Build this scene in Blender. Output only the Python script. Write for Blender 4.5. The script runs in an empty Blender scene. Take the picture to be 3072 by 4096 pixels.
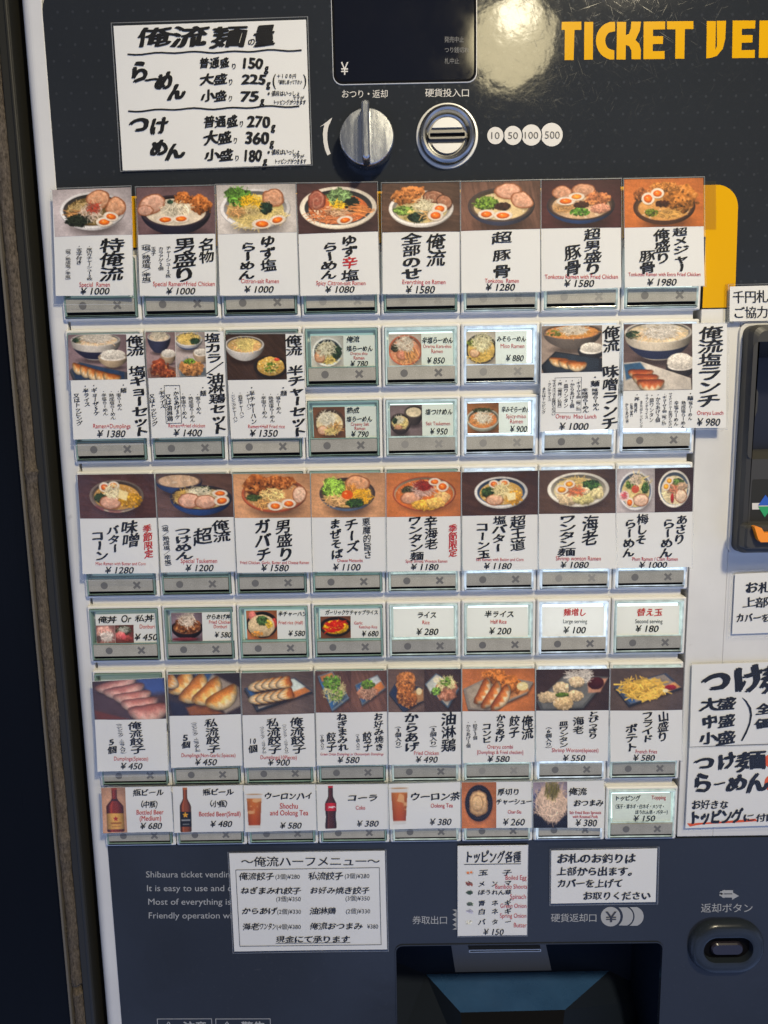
import bpy, math, random
import numpy as np
from mathutils import Matrix, Vector
from mathutils.geometry import tessellate_polygon

SC = bpy.context.scene
COL = SC.collection
random.seed(7)

# ------------------------------------------------------------------ camera
CAM_LOC = np.array([0.00238678, -0.366611, -0.04555179])
PITCH, YAW, ROLL = -0.14602305, 0.00683351, 0.01748369
FPX, PCX, PCY = 1534 * 1.851718, 1536.0, 2048.0          # focal length / centre in photo pixels


def _rot(a, b, c):
    ca, sa, cb, sb, cc, sc = math.cos(a), math.sin(a), math.cos(b), math.sin(b), math.cos(c), math.sin(c)
    rx = np.array([[1, 0, 0], [0, ca, -sa], [0, sa, ca]])
    rz = np.array([[cb, -sb, 0], [sb, cb, 0], [0, 0, 1]])
    ry = np.array([[cc, 0, sc], [0, 1, 0], [-sc, 0, cc]])
    return rz @ rx @ ry


CM = _rot(PITCH, YAW, ROLL)
cam_data = bpy.data.cameras.new('camera')
cam_data.sensor_fit = 'VERTICAL'
cam_data.sensor_height = 36.0
cam_data.lens = FPX / 4096 * 36.0
cam_data.clip_start = 0.01
cam_data.clip_end = 50
cam = bpy.data.objects.new('camera', cam_data)
COL.objects.link(cam)
m = Matrix.Identity(4)
for r in range(3):
    m[r][0], m[r][1], m[r][2], m[r][3] = CM[r, 0], CM[r, 2], -CM[r, 1], CAM_LOC[r]
cam.matrix_world = m
SC.camera = cam

# ------------------------------------------------------------------ world and lamps
world = bpy.data.worlds.new('World')
SC.world = world
world.use_nodes = True
wn, wl = world.node_tree.nodes, world.node_tree.links
wn.clear()
wo = wn.new('ShaderNodeOutputWorld')
wb = wn.new('ShaderNodeBackground')
wt = wn.new('ShaderNodeTexCoord')
ws = wn.new('ShaderNodeSeparateXYZ')
wr = wn.new('ShaderNodeValToRGB')
wm = wn.new('ShaderNodeMapRange')
wm.inputs['From Min'].default_value = -1.0
wm.inputs['From Max'].default_value = 1.0
wl.new(wt.outputs['Generated'], ws.inputs[0])
wl.new(ws.outputs['Z'], wm.inputs['Value'])
wl.new(wm.outputs[0], wr.inputs[0])
wz = wn.new('ShaderNodeTexNoise')                              # street clutter seen only as vague light and dark
wz.inputs['Scale'].default_value = 2.6
wz.inputs['Detail'].default_value = 3
wq = wn.new('ShaderNodeMapRange')
wq.inputs['From Min'].default_value, wq.inputs['From Max'].default_value = .36, .64
wq.inputs['To Min'].default_value, wq.inputs['To Max'].default_value = .35, 1.65
wx = wn.new('ShaderNodeVectorMath')
wx.operation = 'SCALE'
wl.new(wt.outputs['Generated'], wz.inputs['Vector'])
wl.new(wz.outputs['Fac'], wq.inputs['Value'])
wl.new(wr.outputs[0], wx.inputs[0])
wl.new(wq.outputs[0], wx.inputs['Scale'])
wl.new(wx.outputs[0], wb.inputs[0])
wl.new(wb.outputs[0], wo.inputs[0])
el = wr.color_ramp.elements                 # dusk light comes in low and blue, the background above is set dark
el[0].position, el[0].color = 0.0, (0.15, 0.22, 0.43, 1)
el[1].position, el[1].color = 1.0, (0.03, 0.03, 0.035, 1)
for pos, c in ((0.30, (0.20, 0.27, 0.50, 1)), (0.46, (0.23, 0.29, 0.48, 1)), (0.60, (0.075, 0.08, 0.095, 1))):
    e = el.new(pos)
    e.color = c
wb.inputs[1].default_value = 1.65


def lamp(name, kind, loc, energy, color, **kw):
    d = bpy.data.lights.new(name, kind)
    d.energy, d.color = energy, color
    for k, v in kw.items():
        setattr(d, k, v)
    o = bpy.data.objects.new(name, d)
    COL.objects.link(o)
    o.location = loc
    return o


key = lamp('added_key_spot', 'SPOT', (0.36, -0.70, 0.60), 43.0, (1.0, 0.87, 0.61), shadow_soft_size=0.045, spot_size=math.radians(60), spot_blend=1.0)  # unseen key lamp, added and shaped so brightness falls off from the middle
key.rotation_euler = (Vector((0.000, 0, -0.150)) - key.location).to_track_quat('-Z', 'Y').to_euler()
lamp('globe_lamp', 'POINT', (0.217, -0.898, 0.546), 4.0, (1.0, 0.85, 0.50), shadow_soft_size=0.067)
lamp('globe_bulb', 'POINT', (0.216, -0.86, 0.566), 1.1, (1.0, 0.90, 0.66), shadow_soft_size=0.026)

SC.view_settings.view_transform = 'Standard'
SC.view_settings.look = 'None'
SC.view_settings.exposure = 0.0
SC.view_settings.gamma = 1.0
SC.view_settings.use_curve_mapping = False
SC.cycles.max_bounces = 8
SC.cycles.transparent_max_bounces = 24
SC.cycles.caustics_reflective = False
SC.cycles.caustics_refractive = False

# ------------------------------------------------------------------ measuring: photo zones -> photo pixels -> points of the place
_K = [.92586, 1.09825, .84388, .94756, .84388, .94756, .81374, .94756, .7836, .94756, .7836, .94756, .7836, .94756,
      .72333, .91139, .6776, .6329, .6329, .6313, .36152]
_O = [(0, 0), (1250, 0), (150, 680), (1500, 680), (200, 1270), (1500, 1270), (250, 1850), (1500, 1850), (300, 2380),
      (1500, 2380), (320, 2650), (1500, 2650), (360, 3060), (1500, 3060), (400, 3350), (1560, 3350), (2700, 1100),
      (0, 0), (0, 1400), (0, 2700), (2700, 2600)]


def Z(n, x, y):
    return _O[n - 1][0] + np.asarray(x, float) * _K[n - 1], _O[n - 1][1] + np.asarray(y, float) * _K[n - 1]


def at(u, v, y=0.0):
    """Where the sight line through photo pixel (u, v) meets the upright plane at depth y; arrays welcome."""
    u, v = np.asarray(u, float), np.asarray(v, float)
    d = np.stack([(u - PCX) / FPX, np.ones_like(u), -(v - PCY) / FPX], -1) @ CM.T
    t = (y - CAM_LOC[1]) / d[..., 1]
    return CAM_LOC + t[..., None] * d


# ------------------------------------------------------------------ materials
def lin(c):
    c = np.asarray(c, float) / 255.0
    return np.where(c <= 0.04045, c / 12.92, ((c + 0.055) / 1.055) ** 2.4)


def mat(name, rgb, rough=0.5, metal=0.0, spec=0.5, coat=0.0, coat_rough=0.05, emit=None, emit_s=0.0):
    """rgb in linear base colour."""
    mt = bpy.data.materials.new(name)
    mt.use_nodes = True
    b = mt.node_tree.nodes['Principled BSDF']
    b.inputs['Base Color'].default_value = (*rgb, 1)
    b.inputs['Roughness'].default_value = rough
    b.inputs['Metallic'].default_value = metal
    b.inputs['Specular IOR Level'].default_value = spec
    b.inputs['Coat Weight'].default_value = coat
    b.inputs['Coat Roughness'].default_value = coat_rough
    if emit is not None:
        b.inputs['Emission Color'].default_value = (*emit, 1)
        b.inputs['Emission Strength'].default_value = emit_s
    return mt


class N:
    """tiny node-graph helper"""
    def __init__(self, mt):
        self.t = mt.node_tree
        self.b = self.t.nodes['Principled BSDF']

    def new(self, kind, **kw):
        n = self.t.nodes.new(kind)
        for k, v in kw.items():
            if k in n.inputs:
                n.inputs[k].default_value = v
            else:
                setattr(n, k, v)
        return n

    def link(self, a, b):
        self.t.links.new(a, b)

    def coord(self):
        return self.new('ShaderNodeTexCoord').outputs['Object']

    def noise(self, vec, scale, detail=3, rough=0.5):
        n = self.new('ShaderNodeTexNoise', Scale=scale, Detail=detail, Roughness=rough)
        self.link(vec, n.inputs['Vector'])
        return n.outputs['Fac']

    def ramp(self, fac, stops):
        r = self.new('ShaderNodeValToRGB')
        e = r.color_ramp.elements
        while len(e) < len(stops):
            e.new(0.5)
        for i, (p, c) in enumerate(stops):
            e[i].position = p
            e[i].color = (*c, 1) if len(c) == 3 else c
        self.link(fac, r.inputs[0])
        return r.outputs[0]

    def mix(self, fac, a, b, blend='MIX'):
        n = self.new('ShaderNodeMix', data_type='RGBA', blend_type=blend)
        for s, v in ((n.inputs[0], fac), (n.inputs[6], a), (n.inputs[7], b)):
            if hasattr(v, 'links'):
                self.link(v, s)
            else:
                s.default_value = v if not isinstance(v, tuple) else (*v, 1)[:4]
        return n.outputs[2]

    def math(self, op, a, b=0.0):
        n = self.new('ShaderNodeMath', operation=op)
        for s, v in ((n.inputs[0], a), (n.inputs[1], b)):
            if hasattr(v, 'links'):
                self.link(v, s)
            else:
                s.default_value = v
        return n.outputs[0]

    def mapping(self, vec, scale=(1, 1, 1), rot=(0, 0, 0)):
        n = self.new('ShaderNodeMapping')
        n.inputs['Scale'].default_value = scale
        n.inputs['Rotation'].default_value = rot
        self.link(vec, n.inputs['Vector'])
        return n.outputs[0]

    def bump(self, h, strength, dist):
        n = self.new('ShaderNodeBump', Strength=strength, Distance=dist)
        self.link(h, n.inputs['Height'])
        return n.outputs[0]


def scratches(g, vec):
    """fine criss-cross hairline scratches: height/roughness mask"""
    tot = None
    for k, ang in enumerate((0.3, 1.1, 1.9, 2.6)):
        mp = g.mapping(g.mapping(vec, (1, 1, 1), (0, ang, 0)), (70, 1, 2600))
        f = g.noise(mp, 1.0, 2, 0.6)
        f = g.ramp(f, [(0.64, (0, 0, 0)), (0.72, (1, 1, 1))])
        tot = f if tot is None else g.math('MAXIMUM', tot, f)
    return tot


def panel_material(name, rgb, dots):
    mt = mat(name, rgb, 0.30, spec=0.30, coat=0.0)
    g = N(mt)
    co = g.coord()
    dust = g.math('MULTIPLY', g.ramp(g.noise(co, 420, 4, .7), [(.60, (0, 0, 0)), (.78, (1, 1, 1))]), g.ramp(g.noise(co, 17, 4, .6), [(.42, (.05, .05, .05)), (.68, (.6, .6, .6))]))
    scuff = g.ramp(g.noise(g.mapping(g.mapping(co, (1, 1, 1), (0, .7, 0)), (26, 1, 420)), 1.0, 3, .6), [(.68, (0, 0, 0)), (.76, (.35, .35, .35))])
    grime = g.math('MAXIMUM', dust, g.math('MULTIPLY', scuff, g.noise(co, 11, 2)))
    col = g.mix(g.noise(co, 22, 4), tuple(c * .90 for c in rgb), tuple(c * 1.10 for c in rgb))
    if dots:                                                     # printed staggered dots
        sx = g.new('ShaderNodeSeparateXYZ')
        g.link(co, sx.inputs[0])
        msk = None
        for off in (0.0, 0.5):
            px = g.math('SUBTRACT', g.math('FRACT', g.math('ADD', g.math('MULTIPLY', sx.outputs['X'], 1 / .0072), off)), .5)
            pz = g.math('SUBTRACT', g.math('FRACT', g.math('ADD', g.math('MULTIPLY', sx.outputs['Z'], 1 / .0144), off)), .5)
            px, pz = g.math('MULTIPLY', px, .0072), g.math('MULTIPLY', pz, .0144)
            d = g.math('SQRT', g.math('ADD', g.math('MULTIPLY', px, px), g.math('MULTIPLY', pz, pz)))
            k = g.math('LESS_THAN', d, .00062)
            msk = k if msk is None else g.math('MAXIMUM', msk, k)
        col = g.mix(g.math('MULTIPLY', msk, .5), col, tuple(c * 1.8 + .008 for c in rgb))
    col = g.mix(g.math('MULTIPLY', grime, .5), col, (.10, .10, .10))
    g.link(col, g.b.inputs['Base Color'])
    s = scratches(g, co)
    smear = g.noise(co, 9, 5, .6)
    rg = g.math('ADD', g.math('MULTIPLY', smear, .10), g.math('MULTIPLY', s, .13))
    g.link(g.math('ADD', rg, .02), g.b.inputs['Roughness'])
    wav = g.noise(co, 34, 2, .5)
    fine = g.noise(co, 220, 2, .5)
    h = g.math('ADD', g.math('MULTIPLY', wav, 1.0), g.math('ADD', g.math('MULTIPLY', fine, .13), g.math('MULTIPLY', s, -.004)))
    g.link(g.bump(h, .32, .0006), g.b.inputs['Normal'])
    return mt


def painted_white(name, rgb, dirt=0.35):
    mt = mat(name, rgb, 0.38, spec=0.4)
    g = N(mt)
    co = g.coord()
    a = g.noise(co, 14, 6, .62)
    spots = g.ramp(g.noise(co, 95, 3, .6), [(0.66, (0, 0, 0)), (0.76, (1, 1, 1))])
    c = g.mix(g.ramp(a, [(0.38, (0, 0, 0)), (0.72, (1, 1, 1))]), tuple(x * (1 - .22 * dirt) for x in rgb), rgb)
    c = g.mix(g.math('MULTIPLY', spots, dirt * .6), c, (0.34, 0.32, 0.28))
    g.link(c, g.b.inputs['Base Color'])
    g.link(g.bump(g.noise(co, 600, 2), .06, .0003), g.b.inputs['Normal'])
    return mt


M = {}
M['shell'] = painted_white('shell white paint', (0.66, 0.65, 0.62), .6)
M['housing'] = painted_white('button housing white plastic', (0.70, 0.69, 0.66), .30)
M['upper'] = panel_material('dark slate printed panel', (0.021, 0.024, 0.028), True)
M['lower'] = panel_material('dark slate plain panel', (0.020, 0.023, 0.029), False)
M['yellow'] = mat('printed yellow', (0.64, 0.335, 0.005), 0.12, spec=.14)
M['black'] = mat('black gap', (0.005, 0.005, 0.006), 0.7, spec=.04)
M['well'] = mat('button well', (0.05, 0.05, 0.045), 0.35)
M['glass_black'] = mat('display window', (0.004, 0.005, 0.010), 0.08, spec=.45)
g = N(M['glass_black'])
co = g.coord()
g.link(g.math('ADD', g.math('MULTIPLY', g.ramp(g.noise(co, 48, 5, .65), [(.42, (0, 0, 0)), (.75, (1, 1, 1))]), .07), .05), g.b.inputs['Roughness'])
M['print_grey'] = mat('grey silk-screen', (0.36, 0.36, 0.35), 0.45, spec=.2)
M['print_dim'] = mat('dim silk-screen', (0.16, 0.16, 0.16), 0.45, spec=.2)
M['print_pale'] = mat('pale silk-screen', (0.60, 0.58, 0.54), 0.45, spec=.2)
M['print_dark'] = mat('dark silk-screen', (0.03, 0.03, 0.035), 0.5)
M['ink'] = mat('black ink', (0.010, 0.010, 0.011), 0.6, spec=.2)
M['ink_red'] = mat('red ink', (0.52, 0.030, 0.028), 0.6, spec=.2)
M['ink_orange'] = mat('orange marker', (0.75, 0.10, 0.015), 0.6, spec=.2)
M['chrome'] = mat('worn chrome', (0.52, 0.54, 0.58), 0.22, 1.0)
g = N(M['chrome'])
co = g.coord()
g.link(g.math('ADD', g.math('MULTIPLY', g.noise(g.mapping(co, (260, 260, 40)), 1.0, 5, .7), .46), .02), g.b.inputs['Roughness'])
g.link(g.bump(g.noise(co, 300, 3, .6), .10, .0005), g.b.inputs['Normal'])
M['steel'] = mat('brushed steel', (0.40, 0.40, 0.39), 0.26, 1.0)
M['plate'] = mat('coin plate', (0.62, 0.61, 0.57), 0.40, .1)
M['validator'] = mat('dark grey moulded plastic', (0.045, 0.044, 0.041), 0.45, spec=.3)
M['navy'] = mat('navy recess', (0.008, 0.010, 0.020), 0.35)
M['orange'] = mat('orange plastic', (0.85, 0.26, 0.01), 0.35)
M['blue_print'] = mat('blue print', (0.02, 0.09, 0.42), 0.4)
M['green_print'] = mat('green print', (0.02, 0.30, 0.10), 0.4)
M['tray'] = mat('tray plastic', (0.020, 0.055, 0.135), 0.28)
g = N(M['tray'])
co = g.coord()
g.link(g.ramp(g.noise(g.mapping(co, (40, 40, 160)), 1.0, 5, .7), [(.3, (.16, .16, .16)), (.75, (.55, .55, .55))]), g.b.inputs['Roughness'])
g.link(g.mix(g.noise(co, 60, 5, .65), (0.020, 0.058, 0.145), (0.038, 0.105, 0.24)), g.b.inputs['Base Color'])  # reflected blue is put into the base colour, mottled at random
M['tray_metal'] = mat('tray metal', (0.14, 0.135, 0.13), 0.55)
M['button_blue'] = mat('return button moulding', (0.017, 0.022, 0.029), 0.25, spec=.3)
M['button_cap'] = mat('return button cap', (0.020, 0.017, 0.026), 0.22, spec=.35)

# grey key strip: sprayed metallic speckle
mt = M['strip'] = mat('speckled grey strip', (0.25, 0.235, 0.20), 0.45, 0.0)
g = N(mt)
sp = g.noise(g.coord(), 2200, 2, .6)
g.link(g.ramp(sp, [(0.30, (0.28, 0.268, 0.232)), (0.55, (0.345, 0.33, 0.285)), (0.75, (0.46, 0.44, 0.39))]), g.b.inputs['Base Color'])
g_ = g.b.inputs['Base Color'].links[0].from_socket
oi = g.new('ShaderNodeObjectInfo')
sm = g.ramp(g.noise(g.coord(), 130, 4, .6), [(.3, (.86, .86, .84)), (.7, (1.06, 1.06, 1.05))])
rv = g.ramp(oi.outputs['Random'], [(0, (.86, .87, .88)), (1, (1.10, 1.08, 1.04))])
g.link(g.mix(1.0, g.mix(1.0, g_, sm, 'MULTIPLY'), rv, 'MULTIPLY'), g.b.inputs['Base Color'])
M['mark'] = mat('strip marking', (0.125, 0.12, 0.11), 0.5)

# paper lets some of the light behind it through
def paper_material(name, rgb, through):
    mt = mat(name, rgb, 0.75, spec=.2)
    g = N(mt)
    co = g.coord()
    g.link(g.mix(g.noise(co, 55, 4), tuple(x * .955 for x in rgb), rgb), g.b.inputs['Base Color'])
    tr = g.new('ShaderNodeBsdfTranslucent')
    tr.inputs['Color'].default_value = (*rgb, 1)
    mx = g.new('ShaderNodeMixShader')
    mx.inputs[0].default_value = through
    out = [n for n in g.t.nodes if n.type == 'OUTPUT_MATERIAL'][0]
    g.link(g.b.outputs[0], mx.inputs[1])
    g.link(tr.outputs[0], mx.inputs[2])
    g.link(mx.outputs[0], out.inputs[0])
    return mt


M['paper'] = paper_material('card paper', (0.84, 0.825, 0.785), .10)
M['paper_slip'] = paper_material('slip paper', (0.84, 0.83, 0.77), .26)

mt = M['photo'] = mat('printed photograph', (0.5, 0.5, 0.5), 0.55, spec=.2)
g = N(mt)
at_n = g.new('ShaderNodeAttribute', attribute_name='print')
g.link(at_n.outputs['Color'], g.b.inputs['Base Color'])


def clear_material(name, tint, gloss, rough, bump=0.0):
    mt = bpy.data.materials.new(name)
    mt.use_nodes = True
    t = mt.node_tree
    t.nodes.clear()
    out = t.nodes.new('ShaderNodeOutputMaterial')
    tr = t.nodes.new('ShaderNodeBsdfTransparent')
    tr.inputs[0].default_value = (*tint, 1)
    gl = t.nodes.new('ShaderNodeBsdfGlossy')
    gl.inputs['Roughness'].default_value = rough
    fr = t.nodes.new('ShaderNodeLayerWeight')
    fr.inputs['Blend'].default_value = .5
    pw = t.nodes.new('ShaderNodeMath')
    pw.operation = 'POWER'
    pw.inputs[1].default_value = 4.0
    t.links.new(fr.outputs['Facing'], pw.inputs[0])
    mu = t.nodes.new('ShaderNodeMath')
    mu.operation = 'MULTIPLY_ADD'
    mu.inputs[1].default_value = gloss * .9
    mu.inputs[2].default_value = gloss * .04
    mx = t.nodes.new('ShaderNodeMixShader')
    t.links.new(pw.outputs[0], mu.inputs[0])
    t.links.new(mu.outputs[0], mx.inputs[0])
    t.links.new(tr.outputs[0], mx.inputs[1])
    t.links.new(gl.outputs[0], mx.inputs[2])
    t.links.new(mx.outputs[0], out.inputs[0])
    if bump:
        co = t.nodes.new('ShaderNodeTexCoord')
        nz = t.nodes.new('ShaderNodeTexNoise')
        nz.inputs['Scale'].default_value = 60
        nz.inputs['Detail'].default_value = 2
        bp = t.nodes.new('ShaderNodeBump')
        bp.inputs['Strength'].default_value = bump
        bp.inputs['Distance'].default_value = .001
        t.links.new(co.outputs['Object'], nz.inputs['Vector'])
        t.links.new(nz.outputs['Fac'], bp.inputs['Height'])
        t.links.new(bp.outputs[0], gl.inputs['Normal'])
    return mt


M['film'] = clear_material('clear laminate', (0.97, 0.975, 0.975), .8, .10, .5)
mt = M['film_edge'] = bpy.data.materials.new('laminate cut edge')
mt.use_nodes = True
t_ = mt.node_tree
b_ = t_.nodes['Principled BSDF']
b_.inputs['Base Color'].default_value = (.55, .56, .56, 1)
b_.inputs['Roughness'].default_value = .25
x_ = t_.nodes.new('ShaderNodeMixShader')
x_.inputs[0].default_value = .30
y_ = t_.nodes.new('ShaderNodeBsdfTransparent')
o_ = [n for n in t_.nodes if n.type == 'OUTPUT_MATERIAL'][0]
t_.links.new(y_.outputs[0], x_.inputs[1])
t_.links.new(b_.outputs[0], x_.inputs[2])
t_.links.new(x_.outputs[0], o_.inputs[0])
M['pane'] = clear_material('clear acrylic', (0.93, 0.97, 0.95), .9, .05)

# acrylic window rims lit from inside by the button lamps: green-white to cold white
GLOW = [((0.46, 0.68, 0.60), .07), ((0.50, 0.76, 0.66), .18), ((0.74, 0.90, 0.86), .62), ((0.74, 0.87, 1.0), 1.10)]
for i, (c, s) in enumerate(GLOW):
    mt = M['rim%d' % i] = mat('acrylic rim glow %d' % i, tuple(.34 * x for x in c), .12, emit=c, emit_s=s * .55)
    g = N(mt)
    f = g.noise(g.coord(), 130, 3, .6)
    g.link(g.math('MULTIPLY', g.ramp(f, [(0.3, (.25, .25, .25)), (0.7, (1.5, 1.5, 1.5))]), s * .55), g.b.inputs['Emission Strength'])
    M['back%d' % i] = mat('button back light %d' % i, (.5, .5, .5), .6, emit=c, emit_s=s * 2.6)


# ------------------------------------------------------------------ objects
def tag(o, label=None, cat=None, group=None, kind=None):
    for k, v in (('label', label), ('category', cat), ('group', group), ('kind', kind)):
        if v:
            o[k] = v
    return o


def empty(name, loc, label=None, cat=None, group=None):
    o = bpy.data.objects.new(name, None)
    COL.objects.link(o)
    o.location = loc
    o.empty_display_size = .01
    return tag(o, label, cat, group)


def make_mesh(name, verts, faces, mats, midx=None, smooth=False, colors=None):
    me = bpy.data.meshes.new(name)
    me.from_pydata([tuple(v) for v in np.asarray(verts).tolist()], [], faces)
    for mm in mats:
        me.materials.append(mm)
    if midx is not None:
        me.polygons.foreach_set('material_index', np.asarray(midx, dtype=np.int32))
    if smooth:
        me.polygons.foreach_set('use_smooth', np.ones(len(me.polygons), dtype=bool))
    if colors is not None:
        ca = me.color_attributes.new('print', 'FLOAT_COLOR', 'POINT')
        ca.data.foreach_set('color', np.c_[colors, np.ones(len(colors))].astype(np.float32).ravel())
    me.update()
    return me


def link(name, me, parent=None, loc=None):
    o = bpy.data.objects.new(name, me)
    COL.objects.link(o)
    if parent is not None:
        o.parent = parent
    if loc is not None:
        o.location = loc
    return o


class MB:
    """mesh builder in world metres; build() stores the vertices relative to the thing's base"""
    def __init__(self):
        self.v, self.f, self.m = [], [], []

    def add(self, verts, faces, mi=0):
        n = len(self.v)
        self.v.extend([tuple(p) for p in np.asarray(verts, float).tolist()])
        self.f.extend([tuple(i + n for i in f) for f in faces])
        self.m.extend([mi] * len(faces))

    def box(self, x0, x1, y0, y1, z0, z1, mi=0):
        v = [(x0, y0, z0), (x1, y0, z0), (x1, y1, z0), (x0, y1, z0), (x0, y0, z1), (x1, y0, z1), (x1, y1, z1), (x0, y1, z1)]
        self.add(v, [(0, 3, 2, 1), (4, 5, 6, 7), (0, 1, 5, 4), (1, 2, 6, 5), (2, 3, 7, 6), (3, 0, 4, 7)], mi)

    def rings(self, rings, cap0=False, cap1=True, mi=0, mi_cap=None):
        """rings: list of equal-length closed loops of 3D points, lofted in order"""
        n = len(rings[0])
        v = [p for r_ in rings for p in r_]
        f = []
        for k in range(len(rings) - 1):
            a, b = k * n, (k + 1) * n
            for i in range(n):
                j = (i + 1) % n
                f.append((a + i, a + j, b + j, b + i))
        self.add(v, f, mi)
        if cap1:
            self.add(rings[-1], [tuple(range(n))], mi if mi_cap is None else mi_cap)
        if cap0:
            self.add(rings[0], [tuple(range(n - 1, -1, -1))], mi)

    def sheet(self, loops, y, mi=0):
        """flat polygon (first loop outer, others holes) of (x, z) points at depth y"""
        tri = tessellate_polygon([[Vector((p[0], p[1], 0)) for p in lp] for lp in loops])
        pts = [(p[0], y, p[1]) for lp in loops for p in lp]
        self.add(pts, [tuple(t) for t in tri], mi)

    def build(self, name, mats, parent=None, smooth=False, base=(0, 0, 0), bevel=0.0):
        if not isinstance(mats, (list, tuple)):
            mats = [mats]
        me = make_mesh(name, np.asarray(self.v) - np.asarray(base), self.f, mats, self.m, smooth)
        o = link(name, me, parent)
        if parent is None:
            o.location = base
        if bevel:
            bv = o.modifiers.new('edge', 'BEVEL')
            bv.width, bv.segments, bv.limit_method = bevel, 2, 'ANGLE'
        if smooth:
            me.set_sharp_from_angle(angle=math.radians(38))
        return o


def rr(x0, x1, z0, z1, r, n=5):
    """rounded rectangle outline, counter-clockwise seen from the front"""
    pts = []
    for cx_, cz_, a0 in ((x1 - r, z1 - r, 0), (x0 + r, z1 - r, 90), (x0 + r, z0 + r, 180), (x1 - r, z0 + r, 270)):
        for k in range(n + 1):
            a = math.radians(a0 + 90 * k / n)
            pts.append((cx_ + r * math.cos(a), cz_ + r * math.sin(a)))
    return pts


def ring3(pts, y):
    return [(p[0], y, p[1]) for p in pts]


def circ(cx_, cz_, r, n=48, a0=0.0, a1=360.0):
    k = n if a1 - a0 >= 360 else n + 1
    return [(cx_ + r * math.cos(math.radians(a0 + (a1 - a0) * i / n)), cz_ + r * math.sin(math.radians(a0 + (a1 - a0) * i / n))) for i in range(k)]


# ------------------------------------------------------------------ lettering
_fc = bpy.data.curves.new('letter_source', 'FONT')
_fc.resolution_u = 3
_fo = bpy.data.objects.new('letter_source', _fc)
COL.objects.link(_fo)
_glyphs = {}


def glyph(ch):
    k = ch
    if k not in _glyphs:
        _fc.body = ch
        dg = bpy.context.evaluated_depsgraph_get()
        me = bpy.data.meshes.new_from_object(_fo.evaluated_get(dg))
        v = np.array([(p.co.x, p.co.y) for p in me.vertices]).reshape(-1, 2)
        f = [tuple(p.vertices) for p in me.polygons]
        bpy.data.meshes.remove(me)
        _glyphs[k] = (v, f)
    return _glyphs[k]


#         nib copies (em)                                    rise  slant warp  jitter
STYLE = {
    'brush': (((0, 0), (.034, .008), (-.034, -.008), (.012, -.016), (-.008, .014)), .14, .03, .022, .05),
    'fine': (((0, 0), (.030, .006), (-.016, -.006)), .11, .02, .014, .03),
    'tiny': (((0, 0), (.024, .006)), .07, 0, .008, .02),
    'marker': (((0, 0), (.056, .016), (-.056, -.016), (.024, -.030), (-.024, .030), (.030, .034)), .15, .05, .034, .07),
    'pen': (((0, 0), (.032, .012), (-.018, .004), (.006, -.014)), .13, .07, .022, .06),
    'sans': (((0, 0),), 0, 0, 0, 0),
    'serif': (((-.014, 0), (.014, 0)), 0, 0, 0, 0),
    'bold': (((0, 0), (.025, 0), (-.025, 0), (0, .025), (0, -.025)), 0, 0, 0, 0),
    'en': (((0, 0),), 0, 0, 0, 0),
    'en_bold': (((0, 0), (.020, .006)), 0, 0, 0, 0),
    'en_marker': (((0, 0), (.052, .014), (-.052, -.014), (.02, -.035), (-.02, .035)), .05, .10, .02, 0),
    'price': (((0, 0), (.024, .014), (-.012, .010)), .02, .20, .008, 0),
}
_rot90 = set('ー（）〜()')


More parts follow.
